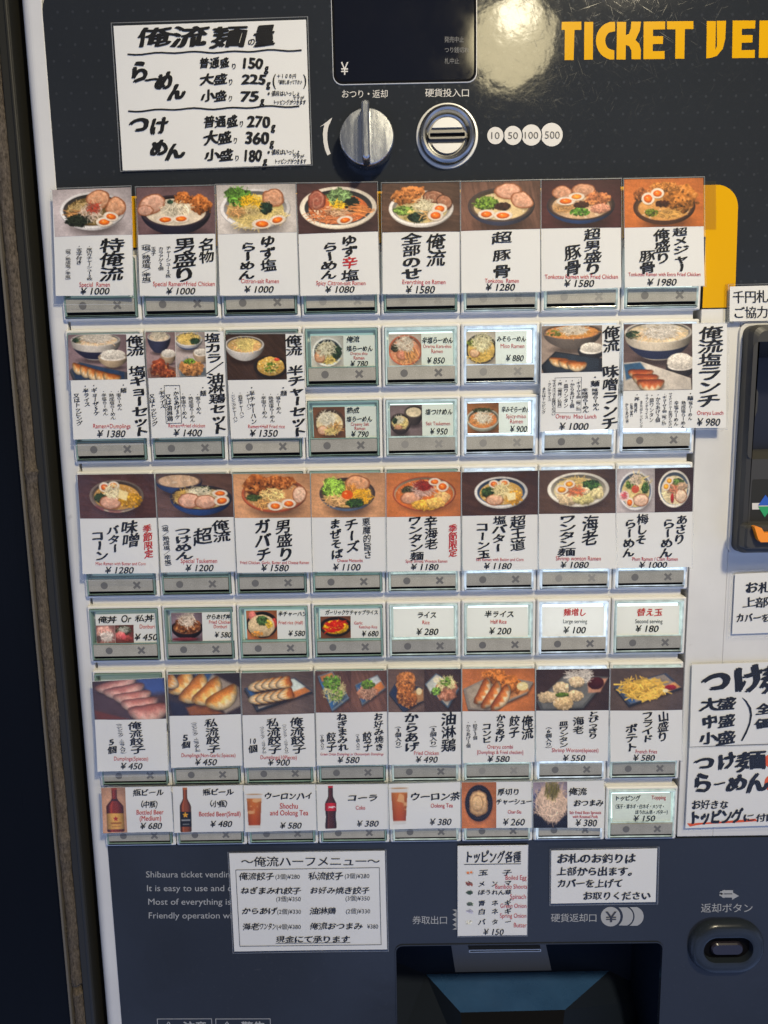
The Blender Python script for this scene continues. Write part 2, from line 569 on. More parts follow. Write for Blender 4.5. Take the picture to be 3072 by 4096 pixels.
class Ink:
    """collects flat lettering as photo-pixel polygons"""
    def __init__(self):
        self.uv, self.lift, self.f, self.n = [], [], [], 0

    def poly(self, uv, faces, lift=0.0):
        uv = np.asarray(uv, float)
        self.uv.append(uv)
        self.lift.append(np.full(len(uv), lift))
        self.f.extend([tuple(i + self.n for i in f) for f in faces])
        self.n += len(uv)

    def line(self, zone, pts, w, closed=False):
        """stroke of width w (zone px) through the points"""
        p = np.asarray(pts, float)
        if closed:
            p = np.vstack([p, p[:1]])
        for i in range(len(p) - 1):
            d = p[i + 1] - p[i]
            d = d / (np.hypot(*d) + 1e-9)
            nrm = np.array([-d[1], d[0]]) * w / 2
            e = d * w / 2
            q = np.array([p[i] - e + nrm, p[i + 1] + e + nrm, p[i + 1] + e - nrm, p[i] - e - nrm])
            u, v = Z(zone, q[:, 0], q[:, 1])
            self.poly(np.c_[u, v], [(0, 1, 2, 3)], .00001 * (i % 2))

    def shape(self, zone, pts, lift=0.0):
        p = np.asarray(pts, float)
        tri = tessellate_polygon([[Vector((a, b, 0)) for a, b in p]])
        u, v = Z(zone, p[:, 0], p[:, 1])
        self.poly(np.c_[u, v], [tuple(t) for t in tri], lift)

    def cell(self, zone, ch, cx_, cy_, w, h, style, rot=0.0):
        nib, rise, slant, warp, jit = STYLE[style]
        v, f = glyph(ch)
        if not len(v):
            return
        cjk = ord(ch) > 0x2000
        g0 = v - (np.array([.5, .38]) if cjk else (v.min(0) + v.max(0)) / 2)
        if not cjk and ord(ch) > 32:
            g0 = g0 * 1.05
        if rot:
            c, s = math.cos(rot), math.sin(rot)
            g0 = g0 @ np.array([[c, s], [-s, c]])
        rnd = random.Random(hash((round(cx_, 1), round(cy_, 1))) & 0xffff)
        if warp:
            ph = [rnd.uniform(0, 6.28) for _ in range(4)]
            g0 = g0 + warp * np.c_[np.sin(7 * g0[:, 1] + ph[0]) + np.sin(13 * g0[:, 0] + ph[1]) * .5,
                                   np.sin(8 * g0[:, 0] + ph[2]) + np.sin(15 * g0[:, 1] + ph[3]) * .5]
        a = rnd.uniform(-jit, jit)
        sc = 1 + rnd.uniform(-jit, jit)
        nk = 1.35 if ord(ch) < 0x3100 or ch == 'ー' else (.72 if len(v) > 60 else 1.0)   # simple signs get the fat brush
        for k, (dx, dy) in enumerate(nib):
            q = g0 + np.array([dx, dy]) * nk
            x = q[:, 0] + slant * q[:, 1] - a * q[:, 1]
            y = q[:, 1] + rise * q[:, 0] + a * q[:, 0]
            u, vv = Z(zone, cx_ + x * w * sc, cy_ - y * h * sc)
            self.poly(np.c_[u, vv], f, .000012 * k)

    def V(self, zone, x0, x1, y0, y1, w, text, style='brush'):
        """vertical column from (x0, y0) to (x1, y1)"""
        chars = text if isinstance(text, (list, tuple)) else list(text)
        n = len(chars)
        p = (y1 - y0) / n
        for i, ch in enumerate(chars):
            t = (i + .5) / n
            x = x0 + (x1 - x0) * t
            if ch in '　 ':
                continue
            if len(ch) > 1:
                self.H(zone, x - w * .42, x + w * .42, y0 + p * (i + .5), p * .8, ch, style)
                continue
            rot = -math.pi / 2 if ch in _rot90 else 0.0
            ww, hh = (w, p * 1.06)
            if ch in '・、':
                ww = hh = p
                x += (0 if ch == '・' else p * .5)
            self.cell(zone, ch, x, y0 + p * (i + .5), ww, hh, style, rot)

    def H(self, zone, x0, x1, y, h, text, style='brush', y1=None):
        """line of CJK cells fitted into x0..x1, centre height y"""
        p = (x1 - x0) / len(text)
        for i, ch in enumerate(text):
            if ch in '　 ':
                continue
            yy = y if y1 is None else y + (y1 - y) * (i + .5) / len(text)
            self.cell(zone, ch, x0 + p * (i + .5), yy, p * 1.04, h * 1.06, style)

    def E(self, zone, x0, x1, y, text, style='en', h=None, y1=None):
        """latin line fitted into x0..x1; h = capital height in zone px (default: natural)"""
        nib, rise, slant, warp, jit = STYLE[style]
        v, f = glyph(text)
        if warp:
            v = v + warp * np.c_[np.sin(9 * v[:, 1] + 5 * v[:, 0] + x0), np.sin(4 * v[:, 0] + y)]
        v = v + np.c_[v[:, 0] * 0, rise * (v[:, 0] % .6)] * (1 if rise else 0)
        x = v[:, 0] + slant * v[:, 1]
        s = (x1 - x0) / (x.max() - x.min())
        sy = s * 1.26 if h is None else h / .70
        yy = np.zeros(len(v)) if y1 is None else (y1 - y) * (x - x.min()) / (x.max() - x.min())
        for k, (dx, dy) in enumerate(nib):
            u, vv = Z(zone, x0 + (x - x.min() + dx) * s, y - (v[:, 1] - .35 + dy) * sy + yy)
            self.poly(np.c_[u, vv], f, .000012 * k)

    def P(self, zone, x0, x1, y, h, text, y1=None):
        self.E(zone, x0, x1, y, text.replace('￥', '¥ '), 'price', h * .86, y1)

    def build(self, name, material, parent, put, layer, base):
        if not self.uv:
            return None
        uv = np.vstack(self.uv)
        w = put(uv[:, 0], uv[:, 1], layer, np.concatenate(self.lift))
        me = make_mesh(name, w - np.asarray(base), self.f, [material])
        return link(name, me, parent)


def flat_put(y):
    """printing on an upright flat face at depth y"""
    def put(u, v, layer, lift=0.0):
        p = at(u, v, y)
        p[:, 1] -= layer * .00008 + lift
        return p
    return put

# ------------------------------------------------------------------ printed food photographs, painted vertex by vertex
def vnoise(X, Y, sc, seed, octv=3):
    """smooth value noise 0..1"""
    out, amp, tot = np.zeros_like(X), 1.0, 0.0
    for o in range(octv):
        tab = np.random.RandomState(seed * 7 + o).rand(64, 64)
        x, y = X / sc * 2 ** o + 17.3 * o, Y / sc * 2 ** o + 9.1 * o
        xi, yi = np.floor(x).astype(int), np.floor(y).astype(int)
        fx, fy = x - xi, y - yi
        fx, fy = fx * fx * (3 - 2 * fx), fy * fy * (3 - 2 * fy)
        a, b = tab[yi % 64, xi % 64], tab[yi % 64, (xi + 1) % 64]
        c, d = tab[(yi + 1) % 64, xi % 64], tab[(yi + 1) % 64, (xi + 1) % 64]
        out += amp * ((a * (1 - fx) + b * fx) * (1 - fy) + (c * (1 - fx) + d * fx) * fy)
        tot += amp
        amp *= .55
    return out / tot


class Pic:
    """zone-pixel canvas over the quad TL, TR, BR, BL; every item is given where it is seen on the print"""
    seed = 0

    def __init__(self, zone, quad, bg, grain=.10, grain_dir=0.2, step=2.1):
        self.zone, self.q = zone, np.asarray(quad, float)
        x0, x1 = self.q[[0, 3], 0].mean(), self.q[[1, 2], 0].mean()
        y0, y1 = self.q[[0, 1], 1].mean(), self.q[[2, 3], 1].mean()
        k = _K[zone - 1]
        nx, ny = max(8, int((x1 - x0) * k / step)), max(8, int((y1 - y0) * k / step))
        self.S, self.T = np.meshgrid(np.linspace(0, 1, nx), np.linspace(0, 1, ny))
        self.X, self.Y = x0 + self.S * (x1 - x0), y0 + self.T * (y1 - y0)
        self.px = step / k                                        # canvas pixel in zone px
        Pic.seed += 1
        self.sd = Pic.seed * 13
        self.cut = bg is None
        self.A = np.zeros_like(self.X)
        self.C = np.ones(self.X.shape + (3,)) * np.array(bg if bg else (228, 225, 216), float)
        if bg:
            c, s = math.cos(grain_dir), math.sin(grain_dir)
            gx, gy = self.X * c + self.Y * s, -self.X * s + self.Y * c
            n = vnoise(gx * .12, gy, 9, self.sd) - .5
            n2 = vnoise(self.X, self.Y, 90, self.sd + 1, 2) - .5
            g = .10 * (.5 - self.S) + .12 * (self.T - .4)                # the studio light falls off across the table
            self.C *= (1 + grain * 3.0 * n + .22 * n2 + g)[..., None]

    def nz(self, sc, o=3):
        self.sd += 1
        return vnoise(self.X, self.Y, sc, self.sd, o)

    def put(self, a, col):
        a = np.clip(a, 0, 1)
        self.A = np.maximum(self.A, a)
        self.C = self.C * (1 - a[..., None]) + (np.asarray(col, float) if np.ndim(col) < 3 else col) * a[..., None]
        return self

    def el(self, cx_, cy_, rx, ry, rot=0.0):
        c, s = math.cos(math.radians(rot)), math.sin(math.radians(rot))
        dx, dy = self.X - cx_, self.Y - cy_
        return np.hypot((dx * c + dy * s) / rx, (-dx * s + dy * c) / ry)

    def soft(self, r, rad):
        return np.clip((1 - r) * rad / self.px + .5, 0, 1)

    def ellipse(self, cx_, cy_, rx, ry, col, rot=0, a=1.0, blur=None):
        r = self.el(cx_, cy_, rx, ry, rot)
        return self.put(a * (self.soft(r, min(rx, ry)) if blur is None else np.clip((1 - r) / blur, 0, 1)), col)

    def bowl(self, cx_, cy_, rx, ry, h, rim, out, soup, inner=None, lw=.10, foot=.55, band=None):
        """round bowl seen from above: rim ellipse at (cx, cy), outside wall h px deep below it"""
        self.ellipse(cx_ + rx * .06, cy_ + h + ry * .45, rx * 1.02, ry * .75, np.array([25, 18, 18.]), 0, .55, .55)
        for k in np.linspace(1, 0, 14):                            # outside wall, narrowing downwards
            w = 1 - (1 - foot) * k ** 2.2
            r = self.el(cx_, cy_ + h * k, rx * w, ry * w)
            sh = np.clip(1.02 - .42 * ((self.X - cx_) / rx + .25) ** 2 - .22 * k, .3, 1.15)
            oc = np.asarray(band if band is not None and .42 < k < .93 else out, float)
            self.put(self.soft(r, ry * w), oc * sh[..., None])
        r = self.el(cx_, cy_, rx, ry)
        lit = 1.0 + .10 * (cx_ - self.X) / rx - .05 * (cy_ - self.Y) / ry
        self.put(self.soft(r, ry), np.asarray(rim, float) * lit[..., None])
        inn = np.asarray(inner if inner is not None else np.asarray(rim) * .72, float)
        ri = self.el(cx_, cy_, rx * (1 - lw), ry * (1 - lw * 1.15))
        g = np.clip(.78 + .35 * (self.Y - cy_) / ry, .5, 1.2)
        self.put(self.soft(ri, ry), inn * g[..., None])
        rs = self.el(cx_, cy_ + ry * .08, rx * (1 - lw * 1.9), ry * (1 - lw * 2.2))
        t = self.nz(rx * .22) - .5
        sp = np.asarray(soup, float) * (1 + .35 * t)[..., None]
        self.put(self.soft(rs, ry), sp)
        gl = self.nz(rx * .07, 2)
        self.put(self.soft(rs, ry) * np.clip((gl - .66) * 4, 0, .5), (250, 240, 220))
        return self

    def blob(self, cx_, cy_, rx, ry, col, rough=.25, tex=.5, ts=.25, rot=0, shade=.35, hi=None):
        """lumpy piece of food with a ragged outline, lit from above"""
        r = self.el(cx_, cy_, rx, ry, rot) + (self.nz(min(rx, ry) * .55) - .5) * 2 * rough
        a = self.soft(r, min(rx, ry) * .8)
        n = self.nz(max(3, min(rx, ry) * ts), 3) - .5
        l = 1 + tex * 1.6 * n - shade * (self.Y - cy_) / ry * .6 - shade * .35 * np.clip(r, 0, 1) ** 3
        self.ellipse(cx_ + rx * .05, cy_ + ry * .22, rx * 1.06, ry * 1.02, np.array([30, 20, 15.]), rot, .35, .4)
        self.put(a, np.asarray(col, float) * l[..., None])
        if hi is not None:
            self.put(a * np.clip((n - .10) * 5, 0, .8), hi)
        return self

    def strands(self, cx_, cy_, rx, ry, n, col, ln=.6, w=1.0, curl=.5, var=.18, dirn=None, shadow=True):
        """n short curved strands (noodles, shredded leek, bamboo) inside the ellipse"""
        self.sd += 1
        R = np.random.RandomState(self.sd)
        H, W = self.X.shape
        x0, y0 = self.X[0, 0], self.Y[0, 0]
        sx, sy = (self.X[0, -1] - x0) / (W - 1), (self.Y[-1, 0] - y0) / (H - 1)
        if shadow:
            self.ellipse(cx_, cy_ + ry * .15, rx * 1.05, ry * 1.05, np.asarray(col, float) * .45, 0, .6, .5)
        for _ in range(n):
            a, rad = R.rand() * 6.283, math.sqrt(R.rand())
            px, py = cx_ + rx * rad * math.cos(a), cy_ + ry * rad * math.sin(a)
            th = (R.rand() * 6.283) if dirn is None else math.radians(dirn) + R.randn() * .28
            L = ln * rx * (.6 + .8 * R.rand())
            k = (R.rand() - .5) * 2 * curl
            t = np.linspace(-.5, .5, max(6, int(L / self.px * 2)))
            dx, dy = np.cos(th) * t * L - np.sin(th) * k * L * (t * t), np.sin(th) * t * L * ry / rx * 1.2 + np.cos(th) * k * L * (t * t)
            x, y = (px + dx - x0) / sx, (py + dy - y0) / sy
            c = np.asarray(col, float) * (1 + var * R.randn())
            for o in np.arange(-(w - 1) / 2, (w - 1) / 2 + .01, .5):
                yy = y + o
                xi, yi = np.floor(x).astype(int), np.floor(yy).astype(int)
                fx, fy = x - xi, yy - yi
                for ax, ay, wt in ((0, 0, (1 - fx) * (1 - fy)), (1, 0, fx * (1 - fy)), (0, 1, (1 - fx) * fy), (1, 1, fx * fy)):
                    ok = (xi + ax >= 0) & (xi + ax < W) & (yi + ay >= 0) & (yi + ay < H)
                    I, J, al = (yi + ay)[ok], (xi + ax)[ok], np.clip(wt[ok] * 1.1, 0, 1)[:, None]
                    self.C[I, J] = self.C[I, J] * (1 - al) + c * al
                    self.A[I, J] = np.maximum(self.A[I, J], al[:, 0])
        return self

    def grains(self, cx_, cy_, rx, ry, n, col, size, var=.15, shade=.35):
        """heap of small round pieces (rice, corn, chopped onion)"""
        self.sd += 1
        R = np.random.RandomState(self.sd)
        for _ in range(n):
            a, rad = R.rand() * 6.283, math.sqrt(R.rand())
            x, y = cx_ + rx * rad * math.cos(a), cy_ + ry * rad * math.sin(a)
            c = np.asarray(col, float) * (1 + var * R.randn() - shade * (y - cy_) / ry * .5)
            s = size * (.7 + .6 * R.rand())
            j0, i0 = int((x - self.X[0, 0]) / self.px), int((y - self.Y[0, 0]) / self.px)
            k = int(s / self.px) + 2
            sl = (slice(max(0, i0 - k), i0 + k + 1), slice(max(0, j0 - k), j0 + k + 1))
            X, Y = self.X[sl], self.Y[sl]
            if not X.size:
                continue
            r = np.hypot(X - x, (Y - y) * 1.15) / s
            al = np.clip((1 - r) * s / self.px + .5, 0, 1)[..., None]
            self.C[sl] = self.C[sl] * (1 - al) + c * (1.08 - .3 * np.clip(r, 0, 1)[..., None]) * al
            self.A[sl] = np.maximum(self.A[sl], al[..., 0])
        return self

    def egg(self, cx_, cy_, rx, ry, rot=0, yolk=(228, 96, 24), yr=.64):
        self.ellipse(cx_ + 2, cy_ + ry * .18, rx * 1.06, ry * 1.06, (60, 40, 25), rot, .5, .3)
        r = self.el(cx_, cy_, rx, ry, rot)
        self.put(self.soft(r, ry), np.array([246, 236, 220.]) * np.clip(1.06 - .16 * r, .6, 1.1)[..., None])
        ry_ = self.el(cx_, cy_ + ry * .04, rx * yr, ry * yr, rot)
        yc = np.asarray(yolk, float) * np.clip(1.25 - .40 * ry_ - .25 * (self.Y - cy_) / ry, .6, 1.4)[..., None]
        self.put(self.soft(ry_ + (self.nz(rx * .8) - .5) * .3, ry * yr), yc + np.array([0, 34., 10.]) * np.clip(1 - ry_, 0, 1)[..., None])
        self.ellipse(cx_ - rx * .15, cy_ - ry * .18, rx * .16, ry * .14, (255, 225, 190), rot, .7, .6)
        return self

    def pork(self, cx_, cy_, rx, ry, col=(198, 146, 112), rot=0, edge=(146, 88, 56)):
        """round slice of braised pork with a spiral of fat"""
        self.ellipse(cx_ + 2, cy_ + ry * .16, rx * 1.05, ry * 1.05, (45, 28, 18), rot, .5, .3)
        c, s = math.cos(math.radians(rot)), math.sin(math.radians(rot))
        dx, dy = self.X - cx_, self.Y - cy_
        ex, ey = (dx * c + dy * s) / rx, (-dx * s + dy * c) / ry
        r = np.hypot(ex, ey) + (self.nz(rx * .6) - .5) * .30
        sp = np.sin(r * 11 + np.arctan2(ey, ex) + 3 * (self.nz(rx * .6) - .5))
        base = np.asarray(col, float) * (1 + .28 * (self.nz(rx * .25) - .5))[..., None]
        base = base * (1.06 - .20 * ey[..., None] * .8) * (1 + .3 * (self.nz(rx * .16, 2) - .5))[..., None] + np.clip(sp - .35, 0, 1)[..., None] * (np.array([238, 205, 178.]) - base) * .45
        e = np.clip((r - .80) / .15, 0, 1)[..., None]
        return self.put(self.soft(r, ry), base * (1 - e) + np.asarray(edge, float) * e)

    def gyoza(self, cx_, cy_, rx, ry, rot=0, col=(216, 160, 96), toast=(176, 96, 42), pale=(236, 212, 172)):
        """crescent dumpling: toasted upper face, pale pleated skirt"""
        c, s = math.cos(math.radians(rot)), math.sin(math.radians(rot))
        dx, dy = self.X - cx_, self.Y - cy_
        ex, ey = (dx * c + dy * s) / rx, (-dx * s + dy * c) / ry
        ey = ey + .55 * ex ** 2 - .25
        r = np.hypot(ex, ey) + (self.nz(rx * .3) - .5) * .12
        self.ellipse(cx_ + 3, cy_ + ry * .35, rx * 1.02, ry * .95, (34, 20, 14), rot, .8, .4)
        tone = np.asarray(col, float) * (1 + .3 * (self.nz(rx * .2) - .5))[..., None]
        k = np.clip((-ey - .05 + (self.nz(rx * .3) - .5) * .9) * 2.2, 0, 1)[..., None]
        tone = tone * (1 - k) + np.asarray(toast, float) * k
        k2 = np.clip((ey - .02 + .22 * np.sin(ex * 15)) * 2.4, 0, 1)[..., None]
        tone = tone * (1 - k2) + np.asarray(pale, float) * k2 * (1.05 - .25 * np.clip(r, 0, 1))[..., None] + (1 - 1) * tone
        return self.put(self.soft(r, ry * .8), tone * np.clip(1.14 - .62 * np.clip(r, 0, 1) ** 4, 0, 2)[..., None])

    def poly(self, pts, col, blur=1.0, a=1.0):
        """convex polygon"""
        p = np.asarray(pts, float)
        area = sum(p[i - 1, 0] * p[i, 1] - p[i, 0] * p[i - 1, 1] for i in range(len(p)))
        d = np.full(self.X.shape, 1e9)
        for i in range(len(p)):
            q0, q1 = p[i - 1], p[i]
            e = (q1 - q0) / (np.hypot(*(q1 - q0)) + 1e-9)
            n = np.array([-e[1], e[0]]) * (1 if area > 0 else -1)
            d = np.minimum(d, (self.X - q0[0]) * n[0] + (self.Y - q0[1]) * n[1])
        return self.put(a * np.clip(d / (self.px * blur) + .5, 0, 1), col)

    def plate(self, pts, col, rim=(60, 70, 85), th=10, parts=()):
        p = np.asarray(pts, float)
        c = p.mean(0)
        self.poly(p + np.array([3, th * 1.6]), (28, 20, 18), 6, .6)
        self.poly(p + np.array([0, th]), np.asarray(rim, float) * .55)
        self.poly(p, rim)
        q = c + (p - c) * .90
        n = (self.nz(40) - .5)
        self.poly(q, np.asarray(col, float) * (1 + .35 * n)[..., None])
        for pp, cc in parts:
            self.poly(pp, np.asarray(cc, float) * (1 + .3 * n)[..., None], 3)
        return self

    def leek(self, x, y, rx, ry, n=70, col=(240, 232, 208)):
        self.strands(x, y, rx, ry, n, np.asarray(col) * .86, .7, 1, .8, .14)
        return self.strands(x, y - ry * .1, rx * .9, ry * .85, int(n * .7), col, .7, .6, .8, .10, None, False)

    def greens(self, x, y, rx, ry, col=(52, 74, 34), n=60):
        self.blob(x, y, rx, ry, np.asarray(col) * .7, .35, .9, .3)
        return self.strands(x, y, rx * .95, ry * .95, n, np.asarray(col, float) * 1.25, .5, 1, .9, .30, shadow=False)

    def chicken(self, x, y, rx, ry, rot=0, col=(186, 108, 50)):
        self.blob(x, y, rx, ry, col, .38, .75, .28, rot, .45, (224, 160, 92))
        return self.grains(x, y, rx * .8, ry * .7, int(rx * .5), np.asarray(col, float) * .72, max(2.0, ry * .08), .3)

    def noodles(self, x, y, rx, ry, n=110, col=(226, 200, 130)):
        self.ellipse(x, y, rx, ry, np.asarray(col, float) * .62, 0, .8, .35)
        return self.strands(x, y, rx, ry, n, col, .8, 1.2, .8, .14, shadow=False)

    def bamboo(self, x, y, rx, ry, n=26, col=(196, 140, 78), dirn=None):
        return self.strands(x, y, rx, ry, n, col, .9, 1.8, .3, .16, dirn)

    def rice(self, x, y, rx, ry, col=(240, 236, 226), n=160):
        self.blob(x, y, rx, ry, col, .12, .2, .2, 0, .2)
        return self.grains(x, y, rx * .95, ry * .95, n, col, 3.0, .07)

    def glass(self, cx_, y0, y1, w0, w1):
        """tumbler of iced tea"""
        t = (self.Y - y0) / (y1 - y0)
        hw = (w0 + (w1 - w0) * t) / 2
        e = (self.X - cx_) / hw
        ins = np.clip((1 - abs(e)) * hw / self.px + .5, 0, 1) * ((t > 0) & (t < 1))
        self.put(ins * .55, (206, 198, 190))
        liq = ins * np.clip((t - .12) * 30, 0, 1) * np.clip((.93 - t) * 30, 0, 1) * (abs(e) < .93)
        n = self.nz(w0 * .35, 2)
        c = np.array([206, 122, 52.]) + (np.array([168, 62, 22.]) - np.array([206, 122, 52.])) * np.clip(t, 0, 1)[..., None]
        self.put(liq, c * (1.05 - .3 * e ** 2)[..., None])
        self.put(liq * np.clip((n - .55) * 5, 0, .65) * (t < .62), (240, 196, 140))
        self.ellipse(cx_, y0 + 3, w0 / 2, 5, (215, 205, 196), 0, .8)
        self.ellipse(cx_, y0 + 3, w0 / 2 - 4, 3, (190, 150, 110))
        return self.put(ins * np.clip((abs(e) - .86) * 9, 0, .6), (236, 232, 228))

    def bottle(self, cx_, y0, y1, w, neck, col, label, lab, cap=(150, 60, 30), waist=0.0):
        t = (self.Y - y0) / (y1 - y0)
        sh = np.clip((t - .22) / .22, 0, 1)
        hw = (neck + (w - neck) * sh * sh * (3 - 2 * sh)) / 2
        hw = hw * (1 - waist * np.exp(-((t - .72) / .12) ** 2)) * np.where(t > .97, 1 - (t - .97) * 4, 1)
        e = (self.X - cx_) / np.maximum(hw, 1)
        ins = np.clip((1 - abs(e)) * hw / self.px + .5, 0, 1) * ((t > 0) & (t < 1))
        body = np.asarray(col, float) * np.clip(1.15 - .75 * e ** 2 + .5 * np.exp(-((e + .45) / .14) ** 2), .2, 2)[..., None]
        self.put(ins, body)
        self.put(ins * ((t > lab[0]) & (t < lab[1])), np.asarray(label, float) * np.clip(1.1 - .45 * e ** 2, 0, 2)[..., None])
        return self.put(ins * (t < .05), cap)

    def star(self, cx_, cy_, r, col):
        a = np.arctan2(self.X - cx_, -(self.Y - cy_))
        d = np.hypot(self.X - cx_, self.Y - cy_)
        k = np.abs((a / (2 * math.pi) * 5 + .5) % 1 - .5) * 2
        return self.put(np.clip((r * (1 - .58 * k) - d) / self.px + .5, 0, 1), col)

    def build(self, parent, put, base, layer=1, name='food_photo'):
        q = self.q
        S, T = self.S[..., None], self.T[..., None]
        P = (q[0] * (1 - S) + q[1] * S) * (1 - T) + (q[3] * (1 - S) + q[2] * S) * T
        u, v = Z(self.zone, P[..., 0].ravel(), P[..., 1].ravel())
        w = put(u, v, layer) - np.asarray(base)
        ny, nx = self.X.shape
        i = np.arange(ny * nx).reshape(ny, nx)
        f = np.stack([i[:-1, :-1], i[1:, :-1], i[1:, 1:], i[:-1, 1:]], -1).reshape(-1, 4)
        if self.cut:
            f = f[self.A.ravel()[f].max(1) > .35]
        if not self.cut:                                           # fine print and food texture
            for ax in (0, 1):
                P0 = np.concatenate([self.C.take([0], ax), self.C, self.C.take([-1], ax)], ax)
                n_ = self.C.shape[ax]
                self.C = .11 * P0.take(range(n_), ax) + .78 * self.C + .11 * P0.take(range(2, n_ + 2), ax)
            vg = 1.05 - .20 * ((self.S - .5) ** 2 + (self.T - .5) ** 2) * 2
            self.C = self.C * (1 + .16 * (self.nz(self.px * 2.0, 2) - .5) + .10 * (self.nz(self.px * 9, 2) - .5))[..., None] * vg[..., None]
            self.C = self.C * np.array([1.02, .985, .945])
        mean = self.C.mean((0, 1))
        col = self.C if self.cut else self.C * .97 + mean * .03
        return link(name, make_mesh(name, w, f.tolist(), [M['photo']], colors=lin(np.clip(col, 0, 255)).reshape(-1, 3)), parent)

# ================================================================== surroundings at the machine's edge
def wall_things():
    b = MB()
    b.box(-.75, -.1885, .004, .06, -.75, .40)
    o = b.build('wall_panel', M['wall'], None, base=(-.4, .004, -.75))
    tag(o, 'dark navy smooth wall panel beside the ticket machine', 'wall')
    b = MB()
    b.box(-.1803, -.1742, .001, .07, -.75, .40)
    b.box(-.1760, -.1742, -.0003, .001, -.75, .40)
    tag(b.build('metal_rail', M['rail'], None, base=(-.177, .001, -.75), bevel=.0006),
        'narrow dark metal rail between the furry strip and the white machine', 'rail')
    b = MB()
    b.box(-.75, .75, .38, .40, -.75, .40)
    o = b.build('back_wall', M['black'], None, base=(0, .38, -.75))
    o['kind'] = 'structure'
    # furry weatherstrip
    root = empty('weather_strip', (-.1837, .004, -.75), 'brown furry draught strip running down the edge of the dark wall', 'weather strip')
    R = np.random.RandomState(3)
    zs = np.linspace(-.56, .30, 260)
    lump = np.zeros_like(zs)
    for zc, w, a in ((-.0755, .004, .0014), (-.098, .009, .0006), (-.188, .008, .0008), (-.207, .006, .0012), (-.282, .004, .0008), (-.315, .003, .0007), (-.377, .002, -.003)):
        lump += a * np.exp(-((zs - zc) / w) ** 2)
    lump += .0011 * (np.interp(zs, np.linspace(-.6, .35, 90), R.rand(90)) - .5) + .0007 * (R.rand(260) - .5)
    rings = []
    for z, l in zip(zs, lump):
        wob = .0003 * math.sin(z * 90) + R.randn() * .00008
        rings.append([(-.1873 + wob * .3, .006, z)] + [(-.1839 + wob - (.0034 + l * .6) * math.cos(math.pi * k / 10) + l * .5, .0035 - (.0036 + l) * math.sin(math.pi * k / 10), z) for k in range(11)] + [(-.1805, .006, z)])
    b = MB()
    b.rings(rings, cap1=False)
    b.build('felt_core', M['felt'], root, smooth=True, base=root.location)
    b = MB()
    n = 16000
    zi = R.randint(0, len(zs), n)
    an = R.rand(n) * math.pi
    for k in range(n):
        l = lump[zi[k]]
        z = zs[zi[k]] + (R.rand() - .5) * .0033
        c, s = math.cos(an[k]), math.sin(an[k])
        p = np.array([-.1839 - (.0032 + l * .6) * c + l * .5, .0036 - (.0034 + l) * s, z])
        d = np.array([-c * .8, -s, -.7]) + R.randn(3) * .45
        d *= (.0008 + R.rand() * .0011) / np.linalg.norm(d)
        w = np.array([.00007, 0, .00004]) if R.rand() < .5 else np.array([0, .00004, .00008])
        b.add([p - w, p + w, p + d], [(0, 1, 2)])
    o = b.build('pile', M['fibre'], root, base=root.location)
    o['kind'] = 'stuff'
    b = MB()
    b.box(-.1884, -.1873, -.0004, .004, -.56, .30)
    b.build('edge_bead', M['bead'], root, base=root.location)


M['wall'] = mat('dark wall paint', (0.0035, 0.0045, 0.007), 0.40, spec=.06)
g = N(M['wall'])
g.link(g.ramp(g.noise(g.mapping(g.coord(), (60, 60, 4)), 1.0, 4, .6), [(.3, (.22, .22, .22)), (.8, (.5, .5, .5))]), g.b.inputs['Roughness'])
M['rail'] = mat('dark olive metal', (0.020, 0.019, 0.014), 0.5, spec=.3)
M['felt'] = mat('brown felt', (0.06, 0.046, 0.031), 1.0, spec=.05)
g = N(M['felt'])
g.link(g.ramp(g.noise(g.mapping(g.coord(), (1, 1, .4)), 1100, 4, .7), [(.30, (.030, .025, .019)), (.70, (.150, .122, .094))]), g.b.inputs['Base Color'])
M['fibre'] = mat('brown pile fibre', (0.125, 0.102, 0.078), 1.0, spec=.05)
M['bead'] = mat('worn edge bead', (0.11, 0.095, 0.07), 0.7)
wall_things()

# ================================================================== the ticket machine
machine = empty('ticket_vending_machine', (0, .002, -.62),
                'white and slate ticket vending machine with rows of backlit buttons, yellow band and lettering', 'vending machine')
MB0 = machine.location
U0, V0 = .0015, .0015                                             # depth of the printed panels


def part(b, name, mats, parent=machine, smooth=False, bevel=0.0):
    return b.build(name, mats, parent, smooth, MB0, bevel)


# white cabinet: body, rounded edge column, frame right of the bank, plate behind the buttons
b = MB()
b.box(-.1585, .37, .070, .33, -.62, .26)
b.box(-.1585, .37, .0125, .0699, -.2868, -.28)
b.box(-.1585, .1612, .0125, .0699, -.2799, .26)
b.box(.1612, .37, .0125, .0699, .0009, .26)
prof = [(-.1586, .002)] + [(-.1640 - .006 * math.sin(math.radians(a)), .008 - .006 * math.cos(math.radians(a))) for a in range(0, 91, 10)] + [(-.1700, .33), (-.1586, .33)]
zz = (-.62, .26)
b.rings([[(p[0], p[1], zz[0]) for p in prof], [(p[0], p[1], zz[1]) for p in prof]], cap0=True)
b.box(.1612, .1812, .002, .0124, -.2868, .0008)
b.box(.1812, .37, .002, .0124, -.2868, -.1236)
b.box(.1812, .37, .0205, .0699, -.2799, .0008)
b.box(.1812, .37, .002, .0124, -.0078, .0008)
b.box(-.1576, .1576, .0030, .0124, -.2870, .0350)
part(b, 'cabinet', M['shell'], bevel=.0004)

